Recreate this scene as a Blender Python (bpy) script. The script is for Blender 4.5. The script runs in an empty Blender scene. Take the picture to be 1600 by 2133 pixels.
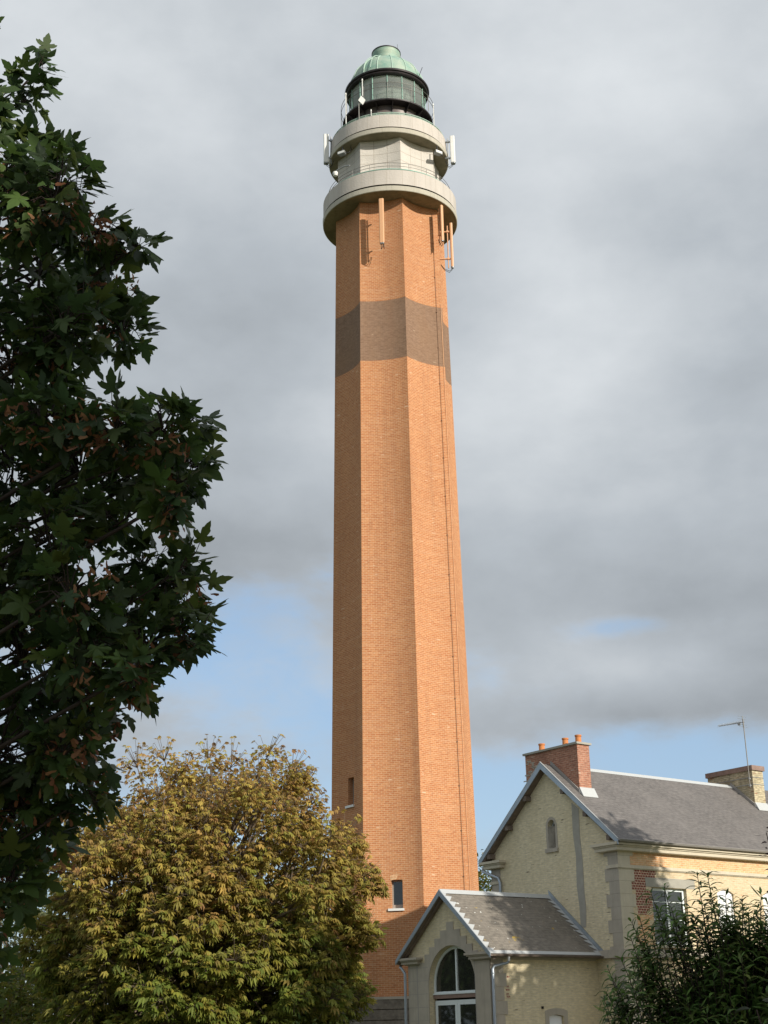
import bpy, math, random
import numpy as np
from mathutils import Vector, Matrix
random.seed(7); rng = np.random.default_rng(7)
PI = math.pi
sc = bpy.context.scene
COL = sc.collection

# ------------------------------------------------------------------ camera
PITCH, ROLL, FPX = 0.3442, -0.0203, 3050.6
cam_d = bpy.data.cameras.new("camera"); cam = bpy.data.objects.new("camera", cam_d); COL.objects.link(cam)
fw = Vector((0, math.cos(PITCH), math.sin(PITCH))); up0 = Vector((0, -math.sin(PITCH), math.cos(PITCH))); rt0 = Vector((1, 0, 0))
rt = rt0 * math.cos(ROLL) + up0 * math.sin(ROLL); up = up0 * math.cos(ROLL) - rt0 * math.sin(ROLL)
cam.matrix_world = Matrix(((rt.x, up.x, -fw.x, 0), (rt.y, up.y, -fw.y, 0), (rt.z, up.z, -fw.z, 1.6), (0, 0, 0, 1)))
cam_d.sensor_fit = 'VERTICAL'; cam_d.sensor_height = 24.0; cam_d.lens = 24.0 * FPX / 2133.0
cam_d.clip_end = 6000; cam_d.clip_start = 0.05
sc.camera = cam

# ------------------------------------------------------------------ light
SUN_EL, SUN_AZ = 23.5, 44.0           # azimuth: degrees to the right of straight behind the camera
sd = Vector((math.sin(math.radians(SUN_AZ)) * math.cos(math.radians(SUN_EL)), -math.cos(math.radians(SUN_AZ)) * math.cos(math.radians(SUN_EL)), math.sin(math.radians(SUN_EL))))
sl = bpy.data.lights.new("sun", 'SUN'); sl.energy = 4.9; sl.angle = math.radians(0.55); sl.color = (1.0, 0.945, 0.84)
so = bpy.data.objects.new("sun", sl); COL.objects.link(so); so.rotation_euler = sd.to_track_quat('Z', 'Y').to_euler()
sc.view_settings.view_transform = 'Standard'; sc.view_settings.look = 'None'
sc.view_settings.exposure = 0.0; sc.view_settings.gamma = 1.0
sc.cycles.max_bounces = 6; sc.cycles.transparent_max_bounces = 8

# ------------------------------------------------------------------ sky
w = bpy.data.worlds.new("World"); sc.world = w; w.use_nodes = True
nt = w.node_tree; nt.nodes.clear()
N = lambda t, **k: (lambda n: ([setattr(n, a, b) for a, b in k.items()], n)[1])(nt.nodes.new(t))
def L(a, b): nt.links.new(a, b)
outw = N('ShaderNodeOutputWorld'); bg = N('ShaderNodeBackground'); bg.inputs['Strength'].default_value = 0.12
sky = N('ShaderNodeTexSky', sky_type='NISHITA', sun_disc=False)
sky.sun_elevation = math.radians(SUN_EL); sky.sun_rotation = math.atan2(sd.x, sd.y)
sky.air_density = 1.0; sky.dust_density = 1.2; sky.ozone_density = 1.0
tc = N('ShaderNodeTexCoord')
def wmath(op, a, b=None, c=None, clamp=False):
    n = N('ShaderNodeMath', operation=op, use_clamp=clamp)
    for i, v in enumerate((a, b, c)):
        if v is None: continue
        if isinstance(v, (int, float)): n.inputs[i].default_value = v
        else: L(v, n.inputs[i])
    return n.outputs[0]
def wnoise(scale, vec, detail=6, rough=.55, dist=0.0):
    n = N('ShaderNodeTexNoise'); n.inputs['Scale'].default_value = scale; n.inputs['Detail'].default_value = detail
    n.inputs['Roughness'].default_value = rough; n.inputs['Distortion'].default_value = dist; L(vec, n.inputs['Vector']); return n.outputs['Fac']
def wmap(vec, scale, loc=(0, 0, 0)):
    n = N('ShaderNodeMapping'); n.inputs['Scale'].default_value = scale; n.inputs['Location'].default_value = loc; L(vec, n.inputs['Vector']); return n.outputs[0]
def wramp(fac, stops):
    n = N('ShaderNodeValToRGB'); L(fac, n.inputs[0]); cr = n.color_ramp
    while len(cr.elements) < len(stops): cr.elements.new(0.5)
    for e, (p, c) in zip(cr.elements, stops): e.position = p; e.color = (*c, 1)
    return n.outputs[0]
def wblob(az, el, saz, sel):                       # soft bank of cloud (or gap) round one compass direction
    n = N('ShaderNodeVectorMath', operation='SUBTRACT'); L(tc.outputs['Generated'], n.inputs[0])
    a, e = math.radians(az), math.radians(el)
    n.inputs[1].default_value = (math.sin(a) * math.cos(e), math.cos(a) * math.cos(e), math.sin(e))
    m = N('ShaderNodeMapping', vector_type='POINT'); m.inputs['Rotation'].default_value = (0, 0, a)
    L(n.outputs[0], m.inputs['Vector'])
    m2 = wmap(m.outputs[0], (1 / math.radians(saz), 1.0, 1 / math.radians(sel)))
    l = N('ShaderNodeVectorMath', operation='LENGTH'); L(m2, l.inputs[0])
    q = wmath('MULTIPLY', l.outputs['Value'], l.outputs['Value'])
    return wmath('POWER', 2.718, wmath('MULTIPLY', q, -1.0))
sep = N('ShaderNodeSeparateXYZ'); L(tc.outputs['Generated'], sep.inputs[0])
zc = sep.outputs[2]
big = wnoise(3.2, wmap(tc.outputs['Generated'], (1, 1, 1.7), (3.1, 1.7, .4)), 5, .5, .0)
fine = wnoise(10.0, wmap(tc.outputs['Generated'], (1, 1, 2.0), (1.3, 4.4, 2.0)), 8, .6, .15)
cover = wmath('ADD', wmath('MULTIPLY', big, .46), wmath('MULTIPLY', fine, .86))
cover = wmath('ADD', cover, -.075)
cover = wmath('ADD', cover, wmath('MULTIPLY', wmath('SUBTRACT', zc, .275), 2.0))
# gaps of blue low in the sky and one small one to the right, banks of cloud elsewhere
for az, el, sa, se, k in ((-5, 14.6, 6, 2.4, -.24), (9.6, 14.9, 2.3, .55, -.33), (12, 12.9, 7, 1.4, .42), (14, 9.4, 8, 1.5, -.12), (4.5, 11.5, 3.2, 1.1, .20), (10, 17.5, 7, 2.0, .3)):
    cover = wmath('ADD', cover, wmath('MULTIPLY', wblob(az, el, sa, se), k))
mask = N('ShaderNodeMapRange', interpolation_type='SMOOTHSTEP'); L(cover, mask.inputs[0])
mask.inputs[1].default_value = .22; mask.inputs[2].default_value = .62
tone = wnoise(5.0, wmap(tc.outputs['Generated'], (1, 1, 1.6), (7, 2, 5)), 6, .52, .1)
tone = wmath('ADD', wmath('MULTIPLY', tone, 1.1), -.065)
t2 = wnoise(14.0, wmap(tc.outputs['Generated'], (1, 1, 1.6), (2, 9, 1)), 6, .55, .1)
tone = wmath('ADD', tone, wmath('MULTIPLY', wmath('SUBTRACT', t2, .5), .32))
tone = wmath('ADD', tone, wmath('MULTIPLY', wmath('SUBTRACT', .62, cover, None, True), .6))
tone = wmath('ADD', tone, wmath('MULTIPLY', wmath('SUBTRACT', zc, .42), .9))
for az, el, sa, se, k in ((11, 17.8, 8, 1.6, -.10), (13, 15.9, 8, 1.0, -.16), (8, 13.3, 5, 1.1, .30), (11, 11.6, 6, .8, -.10), (8, 25.5, 5, 3.0, .42), (5, 20.5, 4, 2.2, .12), (8, 37, 9, 4, .14), (-9, 34, 6, 4, .05), (-6, 27, 6, 3, -.08), (-5, 18, 7, 2.5, -.1)):
    tone = wmath('ADD', tone, wmath('MULTIPLY', wblob(az, el, sa, se), k))
cloudc = wramp(tone, [(0.0, (2.6, 2.85, 3.1)), (0.45, (3.95, 4.3, 4.65)), (1.0, (6.2, 6.5, 6.75))])
skyc = N('ShaderNodeMix', data_type='RGBA', blend_type='MIX'); skyc.inputs[0].default_value = .42
L(sky.outputs[0], skyc.inputs[6]); skyc.inputs[7].default_value = (3.9, 5.6, 8.0, 1)     # thin high veil over the clear blue
mx = N('ShaderNodeMix', data_type='RGBA'); L(mask.outputs[0], mx.inputs[0]); L(skyc.outputs[2], mx.inputs[6]); L(cloudc, mx.inputs[7])
L(mx.outputs[2], bg.inputs['Color']); L(bg.outputs[0], outw.inputs['Surface'])

# ------------------------------------------------------------------ materials
def mat(name, base=(.5, .5, .5), rough=.7, metal=0.0, noise=None, bump=0.0, bscale=30, spec=.4, extra=None):
    m = bpy.data.materials.new(name); m.use_nodes = True; t = m.node_tree; b = t.nodes['Principled BSDF']
    b.inputs['Roughness'].default_value = rough; b.inputs['Metallic'].default_value = metal
    b.inputs['Specular IOR Level'].default_value = spec; b.inputs['Base Color'].default_value = (*base, 1)
    co = t.nodes.new('ShaderNodeTexCoord')
    if noise:
        col2, scale, amt = noise
        n = t.nodes.new('ShaderNodeTexNoise'); n.inputs['Scale'].default_value = scale; n.inputs['Detail'].default_value = 8; n.inputs['Roughness'].default_value = .6
        t.links.new(co.outputs['Object'], n.inputs['Vector'])
        r = t.nodes.new('ShaderNodeMapRange'); r.inputs[1].default_value = .5 - amt; r.inputs[2].default_value = .5 + amt; t.links.new(n.outputs['Fac'], r.inputs[0])
        x = t.nodes.new('ShaderNodeMix'); x.data_type = 'RGBA'; x.inputs[6].default_value = (*base, 1); x.inputs[7].default_value = (*col2, 1)
        t.links.new(r.outputs[0], x.inputs[0]); t.links.new(x.outputs[2], b.inputs['Base Color'])
    if bump:
        n2 = t.nodes.new('ShaderNodeTexNoise'); n2.inputs['Scale'].default_value = bscale; n2.inputs['Detail'].default_value = 6
        t.links.new(co.outputs['Object'], n2.inputs['Vector'])
        bp = t.nodes.new('ShaderNodeBump'); bp.inputs['Strength'].default_value = bump; bp.inputs['Distance'].default_value = .02
        t.links.new(n2.outputs['Fac'], bp.inputs['Height']); t.links.new(bp.outputs[0], b.inputs['Normal'])
    return m

def brickmat(name, c1, c2, mortar, bw=.23, bh=.075, ms=.009, rough=.9, stain=(.2, .15, .1), stain_amt=.25, sscale=.6, odd=None, odd_amt=.04, bump=.3, var=.12, offset=.5, streak=0.0, vstreak=0.0):
    m = bpy.data.materials.new(name); m.use_nodes = True; t = m.node_tree; b = t.nodes['Principled BSDF']; b.inputs['Roughness'].default_value = rough
    b.inputs['Specular IOR Level'].default_value = .2
    lk = t.links.new
    uv = t.nodes.new('ShaderNodeUVMap'); co = t.nodes.new('ShaderNodeTexCoord')
    br = t.nodes.new('ShaderNodeTexBrick'); br.inputs['Scale'].default_value = 1; br.inputs['Brick Width'].default_value = bw; br.inputs['Row Height'].default_value = bh
    br.inputs['Mortar Size'].default_value = ms; br.inputs['Mortar Smooth'].default_value = .3; br.inputs['Bias'].default_value = 0; br.offset = offset
    br.inputs['Color1'].default_value = (*c1, 1); br.inputs['Color2'].default_value = (*c2, 1); br.inputs['Mortar'].default_value = (*mortar, 1)
    lk(uv.outputs[0], br.inputs['Vector'])
    col = br.outputs['Color']
    # odd bricks: cells picked by white noise on the brick grid (row-wise streaks)
    def mixc(f, a, bcol, blend='MIX'):
        x = t.nodes.new('ShaderNodeMix'); x.data_type = 'RGBA'; x.blend_type = blend
        if isinstance(f, float): x.inputs[0].default_value = f
        else: lk(f, x.inputs[0])
        lk(a, x.inputs[6])
        if isinstance(bcol, tuple): x.inputs[7].default_value = (*bcol, 1)
        else: lk(bcol, x.inputs[7])
        return x.outputs[2]
    def noise(scale, vscale, src, detail=4, rough=.6):
        mp = t.nodes.new('ShaderNodeMapping'); mp.inputs['Scale'].default_value = vscale; lk(src, mp.inputs['Vector'])
        n = t.nodes.new('ShaderNodeTexNoise'); n.inputs['Scale'].default_value = scale; n.inputs['Detail'].default_value = detail; n.inputs['Roughness'].default_value = rough
        lk(mp.outputs[0], n.inputs['Vector']); return n.outputs['Fac']
    def rng_(f, a, bb, lo=0, hi=1):
        r = t.nodes.new('ShaderNodeMapRange'); r.inputs[1].default_value = a; r.inputs[2].default_value = bb; r.inputs[3].default_value = lo; r.inputs[4].default_value = hi; lk(f, r.inputs[0]); return r.outputs[0]
    # value variation, course-wise
    nv = noise(1.0, (1 / bw * 1.3, 1 / bh * 1.3, 1), uv.outputs[0], 1, .5)
    hsv = t.nodes.new('ShaderNodeHueSaturation'); lk(col, hsv.inputs['Color']); lk(rng_(nv, .25, .75, 1 - var * 2.2, 1 + var * 2.2), hsv.inputs['Value']); col = hsv.outputs[0]
    if odd:
        no = noise(1.0, (1 / bw * .55, 1 / bh * .95, 1), uv.outputs[0], 1, .3)
        mp = t.nodes.new('ShaderNodeMapping'); mp.inputs['Location'].default_value = (13, 7, 0); 
        of = rng_(no, .72 - odd_amt, .76 - odd_amt)
        notm = t.nodes.new('ShaderNodeMath'); notm.operation = 'MULTIPLY_ADD'; lk(br.outputs['Fac'], notm.inputs[0]); notm.inputs[1].default_value = -1; notm.inputs[2].default_value = 1
        mm = t.nodes.new('ShaderNodeMath'); mm.operation = 'MULTIPLY'; lk(of, mm.inputs[0]); lk(notm.outputs[0], mm.inputs[1])
        col = mixc(mm.outputs[0], col, odd)
    ns = noise(sscale, (1, 1, .45), co.outputs['Object'], 8, .62)
    sf = rng_(ns, .45, .75, 0, stain_amt)
    col = mixc(sf, col, stain)
    if streak:
        n3 = noise(1.0, (.25, 9, 1), uv.outputs[0], 3, .6)
        col = mixc(rng_(n3, .5, .72, 0, streak), col, (.75, .62, .45))
    if vstreak:
        n4 = noise(1.0, (1.6, .055, 1), uv.outputs[0], 7, .68); col = mixc(rng_(n4, .52, .72, 0, vstreak), col, (.26, .13, .075)); n5 = noise(1.0, (2.6, .4, 1), uv.outputs[0], 6, .7); col = mixc(rng_(n5, .62, .74, 0, vstreak * .8), col, (.66, .52, .42))
    lk(col, b.inputs['Base Color'])
    if bump:
        inv = t.nodes.new('ShaderNodeMath'); inv.operation = 'MULTIPLY_ADD'; lk(br.outputs['Fac'], inv.inputs[0]); inv.inputs[1].default_value = -1; lk(nv, inv.inputs[2])
        bp = t.nodes.new('ShaderNodeBump'); bp.inputs['Strength'].default_value = bump; bp.inputs['Distance'].default_value = .01
        lk(inv.outputs[0], bp.inputs['Height']); lk(bp.outputs[0], b.inputs['Normal'])
    return m

M = {}
M['tower_brick'] = brickmat('tower_brick', (.505, .225, .098), (.43, .165, .068), (.59, .39, .235), bw=.23, bh=.082, ms=.008, stain=(.34, .15, .07), stain_amt=.4, sscale=.3, odd=(.66, .44, .29), odd_amt=-.01, streak=.10, var=.06, bump=.12, vstreak=.32)
M['tower_paint'] = brickmat('tower_paint', (.255, .158, .105), (.21, .125, .082), (.27, .18, .12), bw=.23, bh=.082, ms=.008, stain=(.27, .16, .09), stain_amt=.5, sscale=.8, odd=(.44, .32, .22), odd_amt=-.03, var=.07, bump=.1, vstreak=.25)
M['buff_brick'] = brickmat('buff_brick', (.74, .635, .425), (.66, .56, .365), (.66, .575, .44), bw=.22, bh=.07, stain=(.55, .45, .27), stain_amt=.5, sscale=.8, odd=(.17, .13, .09), odd_amt=-.005, var=.07)
M['peach_brick'] = brickmat('peach_brick', (.62, .52, .345), (.58, .455, .285), (.64, .55, .41), bw=.22, bh=.07, stain=(.62, .36, .19), stain_amt=.45, sscale=1.6, odd=(.50, .22, .10), odd_amt=.02, var=.06)
M['orange_brick'] = brickmat('orange_brick', (.70, .42, .22), (.64, .33, .16), (.72, .56, .38), bw=.22, bh=.07, stain=(.72, .54, .32), stain_amt=.8, sscale=2.0, odd=(.62, .45, .24), odd_amt=.1, var=.08)
M['red_brick'] = brickmat('red_brick', (.26, .075, .05), (.20, .055, .04), (.55, .40, .30), bw=.125, bh=.085, ms=.016, stain=(.3, .12, .08), stain_amt=.2, var=.15)
M['chim_brick'] = brickmat('chim_brick', (.42, .20, .13), (.33, .145, .095), (.46, .30, .22), bw=.22, bh=.075, stain=(.2, .09, .06), stain_amt=.5, sscale=1.3, odd=(.55, .42, .33), odd_amt=.02, var=.14)
M['old_brick'] = brickmat('old_brick', (.54, .47, .32), (.44, .375, .24), (.32, .27, .19), bw=.22, bh=.075, stain=(.14, .12, .08), stain_amt=.7, sscale=1.3, odd=(.30, .13, .07), odd_amt=.06, var=.15)
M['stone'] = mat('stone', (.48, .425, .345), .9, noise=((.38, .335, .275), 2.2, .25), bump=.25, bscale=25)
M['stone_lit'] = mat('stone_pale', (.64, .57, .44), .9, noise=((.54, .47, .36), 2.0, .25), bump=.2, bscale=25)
M['rubble'] = mat('rough_stone', (.25, .215, .175), .95, noise=((.13, .11, .09), 5, .2), bump=1.0, bscale=9)
M['render_grey'] = mat('cement_render', (.40, .375, .32), .95, noise=((.33, .31, .265), 3, .2), bump=.2)
M['concrete'] = mat('concrete', (.50, .455, .38), .9, noise=((.44, .41, .33), 1.2, .22), bump=.15)
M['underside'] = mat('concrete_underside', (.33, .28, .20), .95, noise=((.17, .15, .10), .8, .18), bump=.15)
M['panel'] = brickmat('facing_slab', (.54, .49, .44), (.51, .465, .415), (.42, .37, .31), bw=.62, bh=5.0, ms=.012, stain=(.44, .40, .35), stain_amt=.45, sscale=1.2, var=.03, bump=.15, offset=0)
M['drum'] = brickmat('drum_slab', (.60, .555, .50), (.56, .52, .465), (.34, .29, .24), bw=.7, bh=.5, ms=.014, stain=(.55, .50, .43), stain_amt=.45, sscale=1.4, var=.03, bump=.3, offset=0)
def add_ripple(m, sc_=14, st=.6):
    t = m.node_tree; b = t.nodes['Principled BSDF']; co = t.nodes.new('ShaderNodeTexCoord')
    n = t.nodes.new('ShaderNodeTexNoise'); n.inputs['Scale'].default_value = sc_; n.inputs['Detail'].default_value = 3
    t.links.new(co.outputs['Object'], n.inputs['Vector']); bp = t.nodes.new('ShaderNodeBump'); bp.inputs['Strength'].default_value = st; bp.inputs['Distance'].default_value = .03
    t.links.new(n.outputs['Fac'], bp.inputs['Height'])
    old = b.inputs['Normal'].links[0].from_socket if b.inputs['Normal'].links else None
    if old: t.links.new(old, bp.inputs['Normal'])
    t.links.new(bp.outputs[0], b.inputs['Normal'])
def drips(m, amt, colr):
    t = m.node_tree; b = t.nodes['Principled BSDF']; src = b.inputs['Base Color'].links[0].from_socket; uv = t.nodes.new('ShaderNodeTexCoord'); mp = t.nodes.new('ShaderNodeMapping'); mp.inputs['Scale'].default_value = (5, 5, .5)
    t.links.new(uv.outputs['Object'], mp.inputs['Vector']); n = t.nodes.new('ShaderNodeTexNoise'); n.inputs['Scale'].default_value = 1; n.inputs['Detail'].default_value = 6; n.inputs['Roughness'].default_value = .7; t.links.new(mp.outputs[0], n.inputs['Vector'])
    rr = t.nodes.new('ShaderNodeMapRange'); rr.inputs[1].default_value = .5; rr.inputs[2].default_value = .68; rr.inputs[4].default_value = amt; t.links.new(n.outputs['Fac'], rr.inputs[0])
    x = t.nodes.new('ShaderNodeMix'); x.data_type = 'RGBA'; t.links.new(rr.outputs[0], x.inputs[0]); t.links.new(src, x.inputs[6]); x.inputs[7].default_value = (*colr, 1); t.links.new(x.outputs[2], b.inputs['Base Color'])
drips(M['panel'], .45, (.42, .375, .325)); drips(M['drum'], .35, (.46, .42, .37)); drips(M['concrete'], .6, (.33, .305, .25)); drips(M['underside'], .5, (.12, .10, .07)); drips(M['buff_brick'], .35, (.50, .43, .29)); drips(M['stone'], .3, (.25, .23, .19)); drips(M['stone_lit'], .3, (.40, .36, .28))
add_ripple(M['panel'], 12, .35); add_ripple(M['drum'], 12, .5)
M['copper'] = mat('verdigris_copper', (.19, .33, .27), .65, .1, noise=((.36, .43, .345), 1.3, .14), bump=.1, bscale=8)
M['copper_pale'] = mat('pale_verdigris', (.38, .50, .42), .6, 0)
M['green_metal'] = mat('green_metal', (.25, .42, .35), .5, .2)
M['black_metal'] = mat('black_metal', (.016, .014, .016), .45, .2, noise=((.045, .035, .035), 3, .2))
M['dark_panel'] = mat('dark_panel', (.13, .12, .13), .3, .1, noise=((.17, .13, .11), 2, .2))
M['rail_metal'] = mat('rail_metal', (.23, .22, .20), .5, .5)
M['grey_metal'] = mat('grey_metal', (.33, .34, .34), .45, .6)
M['white_paint'] = mat('white_paint', (.78, .77, .74), .5, noise=((.68, .67, .64), 4, .3))
M['zinc'] = mat('zinc', (.42, .46, .50), .38, .55, noise=((.30, .34, .38), 2.5, .25))
M['zinc_bright'] = mat('zinc_bright', (.52, .53, .53), .5, .2, noise=((.50, .51, .50), 5, .22))
M['soffit'] = mat('soffit_wood', (.22, .17, .135), .8, noise=((.13, .10, .08), 4, .25), bump=.2)
M['terracotta'] = mat('terracotta', (.62, .24, .08), .8, noise=((.48, .17, .06), 5, .25), bump=.1)
M['ant_orange'] = mat('antenna_orange', (.66, .36, .19), .45)
M['cable'] = mat('cable', (.03, .03, .03), .6); M['conductor'] = mat('conductor', (.22, .12, .07), .6)
M['flash'] = mat('lead_flashing', (.30, .28, .26), .7, .1)
M['frame_white'] = mat('window_frame_white', (.74, .78, .78), .4)
M['shutter'] = mat('blind_white', (.82, .83, .85), .5)
M['frame_grey'] = mat('window_frame_grey', (.34, .31, .27), .6)
M['pane'] = mat('glass_pane', (.018, .02, .018), .03, spec=.8, noise=((.045, .045, .035), 1.5, .2))
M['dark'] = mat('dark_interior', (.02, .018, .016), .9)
M['bark'] = mat('bark', (.085, .065, .045), .95, noise=((.04, .032, .025), 8, .2), bump=.8, bscale=12)
M['twig'] = mat('twig', (.16, .12, .085), .9)
M['twig_dark'] = mat('twig_dark', (.05, .035, .028), .9)
M['pinkstone'] = mat('pink_stone', (.30, .20, .165), .85, noise=((.22, .15, .12), 5, .2))

def slate(name, base, alt, lichen, white, u=.26, v=.13, la=.62, wa=.74):
    m = brickmat(name, base, alt, tuple(c * .45 for c in base), bw=u, bh=v, ms=.004, stain=tuple(c * 1.35 for c in base), stain_amt=.5, sscale=.9, var=.10, bump=.5, rough=.65)
    t = m.node_tree; b = t.nodes['Principled BSDF']; b.inputs['Specular IOR Level'].default_value = .4
    src = b.inputs['Base Color'].links[0].from_socket; co = t.nodes.new('ShaderNodeTexCoord')
    for colr, scale, th, soft in ((lichen, 1.9, la, .02), (white, 6.0, wa, .01)):
        if colr is None: continue
        n = t.nodes.new('ShaderNodeTexNoise'); n.inputs['Scale'].default_value = scale; n.inputs['Detail'].default_value = 5 if scale < 5 else 1; n.inputs['Roughness'].default_value = .7
        t.links.new(co.outputs['Object'], n.inputs['Vector'])
        r = t.nodes.new('ShaderNodeMapRange'); r.inputs[1].default_value = th; r.inputs[2].default_value = th + soft + .03; t.links.new(n.outputs['Fac'], r.inputs[0])
        x = t.nodes.new('ShaderNodeMix'); x.data_type = 'RGBA'; t.links.new(r.outputs[0], x.inputs[0]); t.links.new(src, x.inputs[6]); x.inputs[7].default_value = (*colr, 1); src = x.outputs[2]
    t.links.new(src, b.inputs['Base Color']); return m
M['slate_house'] = slate('slate_grey', (.150, .136, .127), (.128, .116, .109), (.32, .24, .09), None, la=.73)
M['slate_annex'] = slate('slate_dark', (.20, .175, .145), (.165, .145, .12), (.38, .26, .05), (.62, .62, .58), la=.655, wa=.73)

def leafmat(name, rough=.5, trans=.3):
    m = bpy.data.materials.new(name); m.use_nodes = True; t = m.node_tree; b = t.nodes['Principled BSDF']; b.inputs['Roughness'].default_value = rough; b.inputs['Specular IOR Level'].default_value = .25
    a = t.nodes.new('ShaderNodeAttribute'); a.attribute_name = 'tint'; t.links.new(a.outputs['Color'], b.inputs['Base Color'])
    tr = t.nodes.new('ShaderNodeBsdfTranslucent'); t.links.new(a.outputs['Color'], tr.inputs['Color'])
    ms = t.nodes.new('ShaderNodeMixShader'); ms.inputs[0].default_value = trans
    t.links.new(b.outputs[0], ms.inputs[1]); t.links.new(tr.outputs[0], ms.inputs[2]); t.links.new(ms.outputs[0], t.nodes['Material Output'].inputs['Surface']); return m
M['leaf'] = leafmat('leaf', .45, .42); M['leaf_autumn'] = leafmat('leaf_autumn', .55, .42); M['seed'] = leafmat('seed_wing', .6, .4)

# glass of the lantern
gm = bpy.data.materials.new('lantern_glass'); gm.use_nodes = True; t = gm.node_tree; b = t.nodes['Principled BSDF']
b.inputs['Base Color'].default_value = (.37, .39, .375, 1); b.inputs['Roughness'].default_value = .05; b.inputs['Specular IOR Level'].default_value = 1.0
trn = t.nodes.new('ShaderNodeBsdfTransparent'); trn.inputs[0].default_value = (.92, .95, .93, 1); ms = t.nodes.new('ShaderNodeMixShader'); ms.inputs[0].default_value = .66
t.links.new(b.outputs[0], ms.inputs[1]); t.links.new(trn.outputs[0], ms.inputs[2]); t.links.new(ms.outputs[0], t.nodes['Material Output'].inputs['Surface']); M['lglass'] = gm
M['lens'] = mat('lens_glass', (.66, .72, .68), .15, spec=.8, noise=((.5, .55, .5), 3, .2))

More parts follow.
